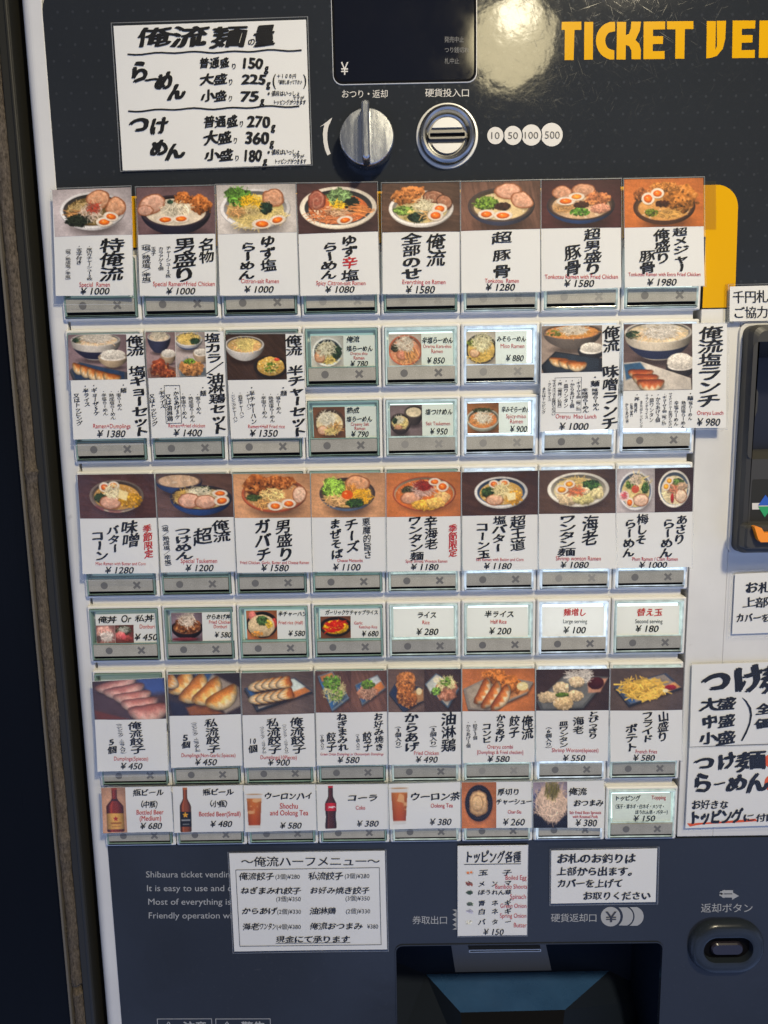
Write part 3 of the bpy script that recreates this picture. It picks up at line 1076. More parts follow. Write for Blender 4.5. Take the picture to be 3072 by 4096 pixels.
b = MB()                                                          # screen-printed upper panel
TL = [(-.1583 + .010 - .010 * math.cos(math.radians(a)), .154 - .010 + .010 * math.sin(math.radians(a))) for a in range(0, 91, 15)]
lp = TL + [(.36, .154), (.36, .0010), (.1612, .0010), (.1612, .0352), (-.1583, .0352)]
b.rings([ring3(lp, .0120), ring3(lp, U0)], cap1=False)
b.sheet([lp], U0)
part(b, 'upper_panel', M['upper'])
b = MB()                                                          # yellow band behind the first row
arc = [(.1765 - .011 + .011 * math.sin(math.radians(a)), .0595 - .011 + .011 * math.cos(math.radians(a))) for a in range(0, 91, 9)]
b.sheet([[(-.1582, .0595)] + arc + [(.1775, .0011), (.1613, .0011), (.1613, .0353), (-.1582, .0353)]], U0 - .0002)
part(b, 'yellow_band', M['yellow'])

b = MB()                                                          # lower panel with the opening of the tray
hole = rr(.0022, .1556, -.475, -.3518, .004)
lp = [(-.1593, -.2874), (.36, -.2874), (.36, -.615), (-.1593, -.615)]
b.sheet([lp, hole], V0)
b.rings([ring3(lp, .012), ring3(lp, V0)], cap1=False)
part(b, 'lower_panel', M['lower'])

# ---- display window
b = MB()
r0 = lambda d: rr(-.0207 + d, .0478 - d, .1086 + d, .1535, .0042 - d * .6)
b.rings([ring3(r0(-.0004), U0), ring3(r0(-.0003), U0 - .0003), ring3(r0(.0000), U0 - .0004)], cap1=False, mi=1)
b.rings([ring3(r0(.0000), U0 - .0004), ring3(r0(.0002), U0 - .0006), ring3(r0(.0009), U0 - .0005), ring3(r0(.0011), U0 - .0002)], cap1=False)
dw = part(b, 'display_window', [M['black'], M['plate']])
b = MB()
b.sheet([r0(.0011)], U0 - .00025)
part(b, 'screen', M['glass_black'], dw)
k = Ink()
k.H(2, 480, 552, 144, 22, '発売中止', 'sans'); k.H(2, 480, 570, 182, 21, 'つり銭切れ', 'sans'); k.H(2, 481, 535, 222, 22, '札中止', 'sans')
k.build('indicator_lettering', M['print_dim'], dw, flat_put(U0 - .00025), 1, MB0)
k = Ink()
k.E(2, 103, 131, 250, '¥', 'en', 46)
k.build('yen_sign', M['print_pale'], dw, flat_put(U0 - .00025), 1, MB0)

# ---- change / return knob
kc = at(*Z(2, 198, 496), -.0075)
kx, kz, kr = kc[0], kc[2], .0130
b = MB()
b.rings([ring3(circ(kx, kz, kr * f), y) for f, y in ((.97, U0), (1.0, -.001), (1.0, -.0062), (.985, -.0071), (.95, -.0076), (.5, -.0078), (.1, -.0078))])
knob = part(b, 'return_knob', M['chrome'], smooth=True)
b = MB()
bl = lambda w, h, y: rr(kx - .0003 - w, kx - .0003 + w, kz - h, kz + h, min(w, h) * .9, 4)
b.rings([ring3(bl(.0021, .0131, 0), -.0070), ring3(bl(.0020, .0131, 0), -.0150), ring3(bl(.0017, .0128, 0), -.0163), ring3(bl(.0010, .0121, 0), -.0168)])
part(b, 'knob_grip', M['chrome'], knob, smooth=False, bevel=.0003)

# ---- coin slot
cx0, cz0 = .0337, .0843
b = MB()
b.rings([ring3(circ(cx0, cz0, r_, 64), y) for r_, y in ((.0151, U0), (.0149, .0008), (.0139, .0006))], cap1=False)
coin = part(b, 'coin_slot', M['plate'], smooth=True)
b = MB()
b.rings([ring3(circ(cx0, cz0, r_, 64), y) for r_, y in ((.0139, .0006), (.0136, -.0010), (.0129, -.0022), (.0119, -.0026), (.0109, -.0022), (.0102, -.0008), (.0098, .0010), (.0090, .0013))], mi_cap=1)
M['slot_floor'] = mat('worn steel floor', (0.17, 0.165, 0.155), 0.45, .6)
part(b, 'slot_bezel', [M['steel'], M['slot_floor']], coin, smooth=True)
for sgn in (1, -1):
    b = MB()
    a0 = math.degrees(math.asin(.0036 / .0082))
    seg = circ(cx0, cz0, .0082, 24, a0 if sgn > 0 else 180 + a0, 180 - a0 if sgn > 0 else 360 - a0)
    b.rings([ring3(seg, .0013), ring3(seg, .0003)])
    part(b, 'inlay', M['plate'], coin)
b = MB()
fr = lambda w, h: rr(cx0 - w, cx0 + w, cz0 - h, cz0 + h, h * .6, 3)
b.rings([ring3(fr(.0092, .0019), .0007), ring3(fr(.0091, .0018), -.0006), ring3(fr(.0085, .0009), -.0006), ring3(fr(.0085, .0008), .0005)], cap1=False)
part(b, 'slot_lip', M['slot_floor'], coin)
b = MB()
b.sheet([fr(.0085, .0008)], .0004)
part(b, 'coin_opening', M['black'], coin)

# ---- printing on the upper panel
k = Ink()
k.H(2, 105, 275, 342, 31, 'おつり・返却', 'sans'); k.H(2, 410, 573, 338, 31, '硬貨投入口', 'sans')
arcp = [(66, 560), (58, 536), (54, 510), (54, 484), (58, 462), (62, 450)]
arco = [(44, 452), (40, 470), (38, 490), (40, 520), (46, 546), (54, 566)]
k.shape(2, arcp + arco)
k.shape(2, [(27, 463), (72, 428), (63, 452), (44, 454)], .00001)
k.build('knob_lettering', M['print_pale'], machine, flat_put(U0), 1, MB0)
k = Ink()
prev = None
for x, y, r_ in ((666, 494, 29.5), (730, 493.5, 32.5), (797, 492, 36), (871, 490.5, 40)):
    pts = []
    for a in np.linspace(0, 2 * math.pi, 64, endpoint=False):
        px_, py_ = x + r_ * math.cos(a), y + r_ * 1.07 * math.sin(a)
        if prev:                                                   # bitten by the coin before it
            d = math.hypot(px_ - prev[0], (py_ - prev[1]) / 1.07)
            if d < prev[2] + 4:
                px_ = prev[0] + math.sqrt(max((prev[2] + 4) ** 2 - ((py_ - prev[1]) / 1.07) ** 2, 0))
        pts.append((px_, py_))
    k.shape(2, pts)
    prev = (x, y, r_)
k.build('coin_marks', M['print_pale'], machine, flat_put(U0), 1, MB0)
k = Ink()
k.E(2, 651, 681, 494, '10', 'en', 25); k.E(2, 712, 748, 494, '50', 'en', 25); k.E(2, 773, 822, 493, '100', 'en', 25); k.E(2, 846, 900, 492, '500', 'en', 27)
k.build('coin_values', M['print_dark'], machine, flat_put(U0), 3, MB0)
k = Ink()                                                         # big yellow lettering
for s_ in ([(908, 80), (979, 79), (979, 109), (954, 109), (951, 219), (918, 219), (919, 109), (907, 109)],
           [(990, 80), (1022, 80), (1021, 217), (989, 218)],
           [(1102, 80), (1083, 80)] + [(1092 - 60 * math.sin(math.radians(a)), 148.5 - 68 * math.cos(math.radians(a))) for a in range(15, 166, 12)] + [(1083, 217), (1099, 217), (1099, 184)] + [(1092 - 26 * math.sin(math.radians(a)), 148.5 + 33 * math.cos(math.radians(a))) for a in range(20, 161, 14)] + [(1102, 114)],
           [(1109, 80), (1142, 80), (1141, 128), (1152, 124), (1159, 104), (1161, 79), (1196, 79), (1192, 112), (1176, 146), (1190, 160), (1196, 182), (1195, 216), (1162, 216), (1161, 184), (1153, 168), (1141, 164), (1140, 217), (1107, 217)],
           [(1206, 79), (1284, 78), (1284, 107), (1240, 108), (1240, 132), (1277, 132), (1276, 160), (1239, 161), (1239, 187), (1282, 186), (1282, 215), (1205, 216)],
           [(1291, 78), (1387, 77), (1387, 106), (1356, 106), (1354, 214), (1321, 214), (1322, 107), (1291, 107)],
           [(1436, 77), (1469, 77), (1467, 182), (1473, 168), (1472, 76), (1506, 76), (1503, 142), (1494, 178), (1472, 204), (1450, 211), (1434, 213)],
           [(1530, 75), (1613, 75), (1612, 104), (1564, 105), (1563, 128), (1603, 128), (1602, 155), (1563, 156), (1562, 183), (1611, 182), (1610, 211), (1528, 212)],
           [(1628, 75), (1664, 75), (1694, 140), (1697, 74), (1730, 74), (1727, 209), (1695, 210), (1662, 140), (1658, 211), (1625, 211)]):
    k.shape(2, s_)
k.build('headline_lettering', M['yellow'], machine, flat_put(U0), 1, MB0)

# ---- printing on the lower panel
k = Ink()
for x0, x1, y, s_ in ((255, 742, 203, 'Shibaura ticket vending'), (260, 727, 279, 'It is easy to use and c'), (267, 723, 354, 'Most of everything is'), (270, 748, 430, 'Friendly operation wit')):
    k.E(15, x0, x1, y, s_, 'en', 34)
for x0, x1, s_ in ((317, 617, '注意'), (640, 941, '警告')):
    k.line(15, [(x0, 1003), (x1, 1002), (x1 + 4, 1090), (x0 + 4, 1091)], 3.5, True)
    xm = x0 + 62
    k.line(15, [(xm, 1018), (xm + 28, 1062), (xm - 26, 1063)], 5, True)
    k.H(15, x0 + 140, x0 + 275, 1046, 58, s_, 'bold')
k.build('slogan_lettering', M['print_grey'], machine, flat_put(V0), 1, MB0)
k = Ink()
k.H(16, 98, 254, 362, 37, '券取出口', 'sans'); k.H(16, 706, 910, 352, 38, '硬貨返却口', 'sans'); k.H(16, 1364, 1594, 309, 41, '返却ボタン', 'sans')
zig = [(330, 314), (330, 404)] + [(292 if i % 2 else 274, 404 - i * 11) for i in range(9)]
k.shape(16, zig)
ell = lambda cx_, cy_, r_, a0=0, a1=360, n=36: [(cx_ + r_ * math.cos(math.radians(a0 + (a1 - a0) * i / n)), cy_ - r_ * 1.0 * math.sin(math.radians(a0 + (a1 - a0) * i / n))) for i in range(n + (0 if a1 - a0 == 360 else 1))]
k.shape(16, ell(968, 347, 43))
for cx_ in (1024, 1070):
    k.shape(16, ell(cx_, 346, 43, -68, 68, 20) + ell(cx_ - 52, 346, 50, 52, -52, 14) if cx_ < 1050 else ell(cx_, 346, 43, -72, 72, 20) + ell(cx_ - 46, 346, 49, 56, -56, 14))
k.line(16, [(1498, 238), (1466, 238), (1455, 243), (1454, 250), (1464, 256), (1505, 256)], 14)
k.shape(16, [(1502, 240), (1531, 256), (1501, 273)], .00002)
k.build('outlet_lettering', M['print_grey'], machine, flat_put(V0), 1, MB0)
k = Ink()
k.E(16, 945, 993, 348, '¥', 'en_bold', 46)
k.build('return_yen_sign', M['print_dark'], machine, flat_put(V0), 3, MB0)

# ---- ticket and coin tray
b = MB()
b.rings([ring3(hole, V0), ring3(hole, .062)], cap1=False, mi=1)
p = lambda x, y, d: at(*Z(16, x, y), d)
A, B, C, D = p(158, 600, .050), p(962, 585, .050), p(768, 756, .024), p(310, 768, .024)
L1, R1 = p(20, 545, .050), p(1200, 705, .050)
E1, G1, F1, H1 = p(330, 1010, .006), p(735, 1010, .006), p(0, 1010, .006), p(1230, 1010, .006)
t0, t1 = np.array([-.006, .050, -.335]), np.array([.162, .050, -.335])
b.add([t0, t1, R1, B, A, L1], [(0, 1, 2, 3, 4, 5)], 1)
b.add([A, B, C, D], [(0, 1, 2, 3)], 0)
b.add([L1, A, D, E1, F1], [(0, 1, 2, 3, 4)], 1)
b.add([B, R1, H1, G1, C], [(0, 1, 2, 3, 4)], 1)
b.add([D, C, G1, E1], [(0, 1, 2, 3)], 2)
M['tray_dark'] = mat('tray plastic with painted shade', (0.008, 0.012, 0.020), 0.6, spec=.06)  # same tray plastic with its shade put into the colour
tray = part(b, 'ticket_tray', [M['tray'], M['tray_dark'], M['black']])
b = MB()
q = [p(268, 470, .0495), p(684, 470, .0495), p(709, 583, .0495), p(287, 591, .0495)]
b.add(q, [(0, 1, 2, 3)])
part(b, 'metal_plate', M['tray_metal'], tray)
b = MB()
q0, q1 = p(345, 498, .040), p(662, 484, .040)
b.rings([ring3(rr(q0[0], q1[0], q0[2] - .0004, q0[2] + .0016, .0006), .0494), ring3(rr(q0[0], q1[0], q0[2] - .0004, q0[2] + .0016, .0006), .039),
         ring3(rr(q0[0] + .0006, q1[0] - .0006, q0[2] + .0002, q0[2] + .0010, .0003), .039)], cap1=False)
part(b, 'ticket_slot', M['plate'], tray)
b = MB()
b.rings([ring3(rr(.0016, .1562, -.4756, -.3512, .0046), V0), ring3(rr(.0018, .1560, -.4754, -.3514, .0044), V0 - .0006), ring3(rr(.0024, .1554, -.4748, -.3520, .0038), V0 - .0006), ring3(rr(.0026, .1552, -.4746, -.3522, .0036), V0 + .002)], cap1=False)
part(b, 'tray_rim', M['lower'], tray)

# ---- coin return button
bx, bz = .1914, -.3542
st = lambda w, h: rr(bx - w, bx + w, bz - h, bz + h, h * .96, 10)
b = MB()
b.rings([ring3(st(.0216, .0163), V0), ring3(st(.0212, .0159), -.0003), ring3(st(.0202, .0149), -.0021), ring3(st(.0188, .0135), -.0030), ring3(st(.0150, .0090), -.0031), ring3(st(.0140, .0079), -.0027), ring3(st(.0136, .0075), .0010)], cap1=False)
rb = part(b, 'return_button', M['button_blue'], smooth=True)
b = MB()
b.sheet([st(.0136, .0075)], .0009)
part(b, 'button_well', M['black'], rb)
b = MB()
s2 = lambda w, h: rr(bx + .0002 - w, bx + .0002 + w, bz - .0008 - h, bz - .0008 + h, h * .96, 8)
b.rings([ring3(s2(.0091, .0037), .0009), ring3(s2(.0091, .0037), -.0006), ring3(s2(.0084, .0030), -.0014)])
part(b, 'button_cap', M['button_cap'], rb)

# ---- banknote unit
b = MB()
vr = lambda d: rr(.1812 + d, .358, -.1240 + d, -.0075 - d, .004)
b.rings([ring3(vr(-.0008), .002), ring3(vr(-.0008), .0004), ring3(vr(.0006), .0004)], cap1=False)
bill = part(b, 'banknote_unit', M['shell'])
b = MB()
o1 = at(*Z(17, 462, 395), -.008)
o2 = at(*Z(17, 445, 1088), -.008)
ox, oz1, oz0 = o1[0], o1[2], o2[2]
body = lambda d, y: ring3(vr(d), y)
b.rings([body(.0006, .0006), body(.0008, -.0050), body(.0020, -.0075), body(.0040, -.0085)], cap1=False)
b.sheet([vr(.0040), rr(ox, .345, oz0, oz1, .003)], -.0085)
b.rings([ring3(rr(ox, .345, oz0, oz1, .003), -.0085), ring3(rr(ox + .004, .345, oz0 + .003, oz1 - .005, .003), .004), ring3(rr(ox + .0045, .345, oz0 + .003, oz1 - .006, .003), .020)], cap1=False)
part(b, 'unit_body', M['validator'], bill, smooth=False)
b = MB()
b.sheet([rr(ox + .002, .346, oz0 + .001, oz1 - .002, .003)], .0198)
part(b, 'note_recess', M['navy'], bill)
b = MB()
tb = at(*Z(17, 446, 755), -.004)
b.rings([ring3([(tb[0], tb[2] - .0105), (tb[0] + .0024, tb[2] - .008), (tb[0] + .0036, tb[2] - .004), (tb[0] + .0036, tb[2] + .005), (tb[0] + .0018, tb[2] + .009), (tb[0], tb[2] + .0105)], y) for y in (.004, -.004)])
part(b, 'thumb_tab', M['validator'], bill)
b = MB()
a1, a2 = at(*Z(17, 456, 1207), -.0085), at(*Z(17, 452, 1455), -.0085)
b.rings([ring3(rr(a1[0], .345, a2[2], a1[2], .001), -.0086), ring3(rr(a1[0] + .0004, .345, a2[2] + .0004, a1[2] - .0004, .0008), -.0084 + .0)], cap1=False)
b.sheet([rr(a1[0], .345, a2[2], a1[2], .001)], -.00855)
part(b, 'arrow_panel', M['rail'], bill)
k = Ink()
k.shape(17, [(455, 1346), (560, 1345), (560, 1384), (455, 1384)])
k.build('arrow_bar', M['print_pale'], bill, flat_put(-.0086), 1, MB0)
k = Ink()
k.shape(17, [(489, 1360), (533, 1297), (577, 1359)])
k.build('up_arrow', M['blue_print'], bill, flat_put(-.0086), 3, MB0)
k = Ink()
k.shape(17, [(489, 1366), (577, 1365), (528, 1430)])
k.build('down_arrow', M['green_print'], bill, flat_put(-.0086), 3, MB0)
b = MB()
c1, c2 = at(*Z(17, 418, 1476), -.014), at(*Z(17, 398, 1622), -.014)
b.rings([ring3(rr(c1[0], .345, c2[2], c1[2], .002), -.0080), ring3(rr(c1[0] + .0002, .345, c2[2] + .0002, c1[2] - .0002, .002), -.0130), ring3(rr(c1[0] + .001, .345, c2[2] + .001, c1[2] - .001, .0015), -.0142)])
part(b, 'note_lip', M['validator'], bill)
b = MB()
d1, d2 = at(*Z(17, 452, 1478), -.0145), at(*Z(17, 474, 1572), -.0145)
b.rings([ring3([(d1[0], d1[2]), (d2[0], d2[2] + .0016), (d2[0] + .0014, d2[2]), (.345, d2[2]), (.345, d2[2] + .0048), (d2[0] + .0028, d2[2] + .0048), (d2[0] + .0014, d1[2] - .001), (d1[0] + .0012, d1[2])], y) for y in (-.0140, -.0172)])
part(b, 'orange_guide', M['orange'], bill, bevel=.0004)

# ================================================================== push buttons: 9 rows of 8, pitch 40 x 35.87 mm
PX, PZ = .04, .28694 / 8


def housing_mesh():
    b = MB()
    R = lambda x0, x1, z0, z1, r_: rr(x0, x1, z0, z1, r_, 3)
    b.rings([ring3(R(.0003, .0397, .0001, .0316, .0008), .0056), ring3(R(.0003, .0397, .0001, .0316, .0008), .0007), ring3(R(.0009, .0391, .0007, .0310, .0008), 0),
             ring3(R(.0015, .0384, .0013, .0303, .0006), 0), ring3(R(.0016, .0383, .0014, .0302, .0006), .0040)], cap1=True, mi_cap=1)
    return make_mesh('push_button', np.array(b.v), b.f, [M['housing'], M['well']], b.m)


def rim_mesh(cls):
    b = MB()
    R = lambda x0, x1, z0, z1, r_: rr(x0, x1, z0, z1, r_, 3)
    b.rings([ring3(R(.0019, .0380, .0017, .0300, .0005), .0039), ring3(R(.0019, .0380, .0017, .0300, .0005), -.0009), ring3(R(.0021, .0378, .0019, .0298, .0005), -.0012),
             ring3(R(.0027, .0372, .0026, .0290, .0004), -.0010), ring3(R(.0028, .0371, .0027, .0289, .0004), .0035)], cap1=False)
    b.box(.0019, .0027, -.0011, .0038, .0106, .0114)
    b.box(.0372, .0380, -.0011, .0038, .0106, .0114)
    b.box(.0029, .0370, -.0008, .0030, .0107, .0112)
    return make_mesh('window_rim', np.array(b.v), b.f, [M['rim%d' % cls]], b.m)


def simple_mesh(name, boxes, mt):
    b = MB()
    for bx_ in boxes:
        b.box(*bx_)
    return make_mesh(name, np.array(b.v), b.f, [mt], b.m)


HOUSING = housing_mesh()
RIMS = [rim_mesh(i) for i in range(4)]
STRIP = simple_mesh('key_strip', [(.0030, .0369, -.0014, .0030, .0042, .0105)], M['strip'])
SHADOWGAP = simple_mesh('lip_shadow', [(.0030, .0369, -.0004, .0030, .0028, .0040), (.0026, .0373, -.00125, -.0011, .0019, .0024)], M['black'])  # black bars on the clear lower edge stand in for its shadow line
BACKS = [simple_mesh('back_light', [(.0040, .0360, .0022, .0036, .0118, .0278)], M['back%d' % i]) for i in range(4)]
b = MB()
b.sheet([circ(.0113, .0073, .0019, 24)], -.00146)
for s_ in (1, -1):
    d = .0017
    w = .00042
    b.add([(.0286 - d - w * s_, -.00146 - (.00001 if s_ > 0 else 0), .0073 - d * s_ + w), (.0286 - d + w * s_, -.00146 - (.00001 if s_ > 0 else 0), .0073 - d * s_ - w),
           (.0286 + d + w * s_, -.00146 - (.00001 if s_ > 0 else 0), .0073 + d * s_ - w), (.0286 + d - w * s_, -.00146 - (.00001 if s_ > 0 else 0), .0073 + d * s_ + w)], [(0, 1, 2, 3)])
MARKS = make_mesh('key_marks', np.array(b.v), b.f, [M['mark']], b.m)
MARKS_PALE = MARKS.copy()
MARKS_PALE.name = 'key_marks_worn'
MARKS_PALE.materials.clear()
M['mark_pale'] = mat('worn strip marking', (0.235, 0.225, 0.197), 0.5)
MARKS_PALE.materials.append(M['mark_pale'])
PANE = make_mesh('window_pane', [(.0028, -.0008, .0113), (.0371, -.0008, .0113), (.0371, -.0008, .0289), (.0028, -.0008, .0289)], [(0, 1, 2, 3)], [M['pane']])

INSERTS = {(1, 3), (1, 4), (1, 5), (2, 3), (2, 4), (2, 5), (8, 7)} | {(4, c) for c in range(8)}
GLOWCLASS = {0: [0, 0, 0, 1, 1, 2, 2, 2], 1: [0, 0, 0, 1, 2, 3, 3, 3], 2: [0, 0, 0, 1, 2, 3, 3, 3], 3: [0, 0, 0, 1, 1, 3, 3, 3], 4: [0, 0, 0, 1, 2, 3, 3, 3]}


def make_buttons():
    for row in range(9):
        for c in range(8):
            gc = GLOWCLASS.get(row, [0, 0, 1, 1, 2, 2, 3, 2])[c]
            h = link('push_button', HOUSING, machine)
            h.location = Vector(((c - 4) * PX, 0, -row * PZ)) - MB0
            link('window_rim', RIMS[gc], h)
            link('key_strip', STRIP, h)
            link('lip_shadow', SHADOWGAP, h)
            link('key_marks', MARKS_PALE if (row, c) in ((0, 4), (0, 5), (0, 6), (2, 4), (2, 5), (4, 6), (0, 3), (1, 5), (7, 5)) else MARKS, h)
            link('back_light', BACKS[gc], h)
            if (row, c) in INSERTS:
                link('window_pane', PANE, h)


make_buttons()

# strips of old clear tape
M['tape'] = clear_material('old tape', (0.86, 0.82, 0.66), 1.0, .22, .6)
for zone_, q_, y_, lb in ((4, [(1383, 47), (1440, 46), (1441, 252), (1386, 250)], .0010, 'yellowed strip of clear tape on the yellow band beside the last ramen card'),
                          (17, [(297, 52), (345, 48), (346, 286), (300, 284)], .0004, 'clear tape strip along the edge of the printed notice above the banknote unit')):
    u_, v_ = Z(zone_, np.array(q_)[:, 0], np.array(q_)[:, 1])
    w_ = at(u_, v_, y_)
    b = MB()
    b.add(w_, [(0, 3, 2, 1)])
    tag(b.build('tape_strip', M['tape'], None, base=tuple(w_[3])), lb, 'tape', 'old tape strips')

# ================================================================== cards, slips and notices
CARD_N = [0]


def sheet_grid(q, n, mx=(0, 0, 0, 0)):
    q = np.asarray(q, float).copy()
    l, t, r_, bt = mx
    q = q + np.array([[-l, -t], [r_, -t], [r_, bt], [-l, bt]])
    S, T = np.meshgrid(np.linspace(0, 1, n), np.linspace(0, 1, n))
    S, T = S[..., None], T[..., None]
    P = (q[0] * (1 - S) + q[1] * S) * (1 - T) + (q[3] * (1 - S) + q[2] * S) * T
    i = np.arange(n * n).reshape(n, n)
    f = np.stack([i[:-1, :-1], i[1:, :-1], i[1:, 1:], i[:-1, 1:]], -1).reshape(-1, 4).tolist()
    ed = np.concatenate([i[0, :-1], i[:-1, -1], i[-1, :0:-1], i[:0:-1, 0]])
    return P.reshape(-1, 2), f, ed


def card(name, zone, quad, label, pics=(), T=(), y0=-.0030, film=(5, 5, 5, 5), bend=1.0, cat='menu card', group=None, paper='paper', film_on=True):
    CARD_N[0] += 1
    R = random.Random(CARD_N[0] * 17)
    q = np.asarray(quad, float)
    u, v = Z(zone, q[:, 0], q[:, 1])
    w = at(u, v, y0)
    x0, x1, z0, z1 = w[:, 0].min(), w[:, 0].max(), w[:, 2].min(), w[:, 2].max()
    base = Vector(((w[2, 0] + w[3, 0]) / 2, y0, (w[2, 2] + w[3, 2]) / 2))
    root = empty(name, base, label, cat, group)
    lift_c, lift_a = R.choice((0, 1)), bend * R.uniform(0, .0016)          # one lower corner stands off a little
    ba, bb, bc = bend * R.uniform(.0002, .0006), bend * R.uniform(.0000, .0007), bend * R.uniform(-.0002, .0003)

    def put(u, v, layer, lift=0.0):
        p = at(u, v, y0)
        s, t = (p[:, 0] - x0) / (x1 - x0), (p[:, 2] - z0) / (z1 - z0)
        p[:, 1] -= ba * np.sin(np.pi * np.clip(s, -.1, 1.1)) * np.sin(np.pi * np.clip(t, -.1, 1.1)) + bb * (1 - t) ** 2 + abs(bc) * (s if bc > 0 else 1 - s) ** 2 + layer * .00008 + lift
        p[:, 1] -= lift_a * np.clip((s if lift_c else 1 - s) + 1 - t - 1.3, 0, 1) ** 2
        return p
    P, f, ed = sheet_grid(q, 9)
    a = put(*Z(zone, P[:, 0], P[:, 1]), 0)
    bk = a + np.array([0, .00018, 0])
    n = len(a)
    fs = f + [tuple(reversed([i + n for i in ff])) for ff in f]
    fs += [(ed[i - 1], ed[i], ed[i] + n, ed[i - 1] + n) for i in range(len(ed))]
    link('paper', make_mesh('paper', np.vstack([a, bk]) - np.array(base), [tuple(int(i) for i in ff) for ff in fs], [M[paper]]), root)
    for mk in pics:
        mk().build(root, put, base)
    inks = {}
    for t_ in T:
        op = t_[0]
        if op == 'L':                                              # outline / rule
            inks.setdefault('lettering', Ink()).line(zone, t_[1], t_[2], len(t_) > 3 and t_[3])
            continue
        if op == 'OS':
            inks.setdefault('orange_marker', Ink()).shape(zone, t_[1])
            continue
        if op == 'S':
            inks.setdefault('lettering', Ink()).shape(zone, t_[1])
            continue
        key_, fn = {'V': ('lettering', 'V'), 'H': ('lettering', 'H'), 'RV': ('red_lettering', 'V'), 'RH': ('red_lettering', 'H'),
                    'E': ('translation', 'E'), 'BE': ('black_translation', 'E'), 'P': ('price', 'P')}[op]
        getattr(inks.setdefault(key_, Ink()), fn)(zone, *t_[1:])
    for nm, ink in inks.items():
        mt_ = {'red_lettering': 'ink_red', 'translation': 'ink_red', 'orange_marker': 'ink_orange'}.get(nm, 'ink')
        ink.build(nm, M[mt_], root, put, {'orange_marker': 1.5}.get(nm, 3), base)
    if film_on:
        P, f, ed = sheet_grid(q, 12, film)
        a = put(*Z(zone, P[:, 0], P[:, 1]), 5)
        cen = a.mean(0)
        n = len(a)
        inn = a[ed] + (cen - a[ed]) / np.linalg.norm(cen - a[ed], axis=1)[:, None] * .00045 + np.array([0, -.00003, 0])
        f2 = [(int(ed[i - 1]), int(ed[i]), n + i, n + (i - 1) % len(ed)) for i in range(len(ed))]
        link('laminate', make_mesh('laminate', np.vstack([a, inn]) - np.array(base), f + f2, [M['film'], M['film_edge']], [0] * len(f) + [1] * len(f2)), root)
    return root


GC = 'menu cards taped over the buttons'
GS = 'menu slips inside the button windows'
GN = 'notices taped to the machine'
WOOD, MAROON, ORANGE, PALE, PURPLE = (88, 60, 50), (72, 42, 44), (206, 120, 62), (198, 190, 194), (112, 88, 92)


def C1(zone, quad, yen, label, pics, T, **k):
    lift = -.0030 - .00035 * (CARD_N[0] % 2)
    card('menu_card', zone, quad, label, pics, T, y0=lift, group=GC, **k)


# ---- first row
C1(3, [(70, 95), (443, 83), (460, 597), (88, 597)], 1000, 'menu card reading Special Ramen, white bowl with two pork slices, 1000 yen',
   [lambda: Pic(3, [(70, 95), (443, 83), (452, 308), (84, 318)], PALE, .02).bowl(263, 192, 155, 86, 38, (226, 226, 228), (214, 214, 218), (104, 84, 44), (88, 84, 80))
    .noodles(205, 192, 55, 36, 90, (206, 178, 122)).bamboo(190, 205, 50, 18, 18, (180, 130, 78), 10).greens(198, 240, 62, 28, (34, 42, 30)).pork(292, 145, 56, 46).pork(374, 180, 46, 46)
    .leek(258, 200, 50, 40, 80, (236, 214, 196)).strands(268, 178, 34, 26, 40, (178, 66, 46), .7, 1, 1).egg(318, 250, 40, 23).egg(350, 225, 36, 22, 10)],
   [('V', 357, 357, 325, 527, 118, '特俺流'), ('V', 251, 251, 358, 525, 30, '・厚切りチャーシュー2枚', 'tiny'), ('V', 203, 201, 355, 450, 30, '・玉子付き', 'fine'),
    ('V', 149, 147, 366, 532, 27, '（塩／熟成塩／辛塩）', 'tiny'), ('E', 202, 347, 544, 'Special  Ramen'), ('P', 207, 345, 576, 36, '￥1000')], film=(10, 8, 5, 44), bend=1.8)
C1(3, [(468, 84), (838, 76), (850, 597), (487, 597)], 1000, 'menu card reading Special Ramen plus Fried Chicken, dark bowl on maroon table, 1000 yen',
   [lambda: Pic(3, [(468, 84), (838, 76), (845, 303), (478, 308)], PURPLE, .04).bowl(655, 195, 166, 76, 80, (52, 44, 52), (36, 34, 52), (226, 214, 192), (70, 52, 50), .07, .45)
    .pork(545, 160, 68, 44, (206, 160, 138), -20).pork(512, 190, 40, 26, (196, 150, 130)).chicken(690, 135, 46, 28).chicken(772, 168, 54, 44).noodles(660, 190, 62, 34, 60, (238, 222, 190)).leek(640, 190, 50, 36, 70)
    .greens(632, 152, 14, 10, (40, 66, 50), 20).egg(605, 236, 42, 19).egg(680, 233, 40, 19)],
   [('V', 804, 804, 325, 442, 74, '名物'), ('V', 702, 700, 322, 532, 112, '男盛り'), ('V', 624, 622, 362, 512, 27, 'チャーシュー2枚', 'tiny'), ('V', 587, 587, 365, 478, 27, 'カラアゲ2個', 'tiny'),
    ('V', 552, 552, 365, 408, 24, '玉子', 'tiny'), ('V', 516, 519, 340, 550, 44, '（塩／熟成塩／辛塩）', 'fine'), ('E', 550, 843, 541, 'Special Ramen+Fried Chicken'), ('P', 613, 750, 576, 36, '￥1000')])
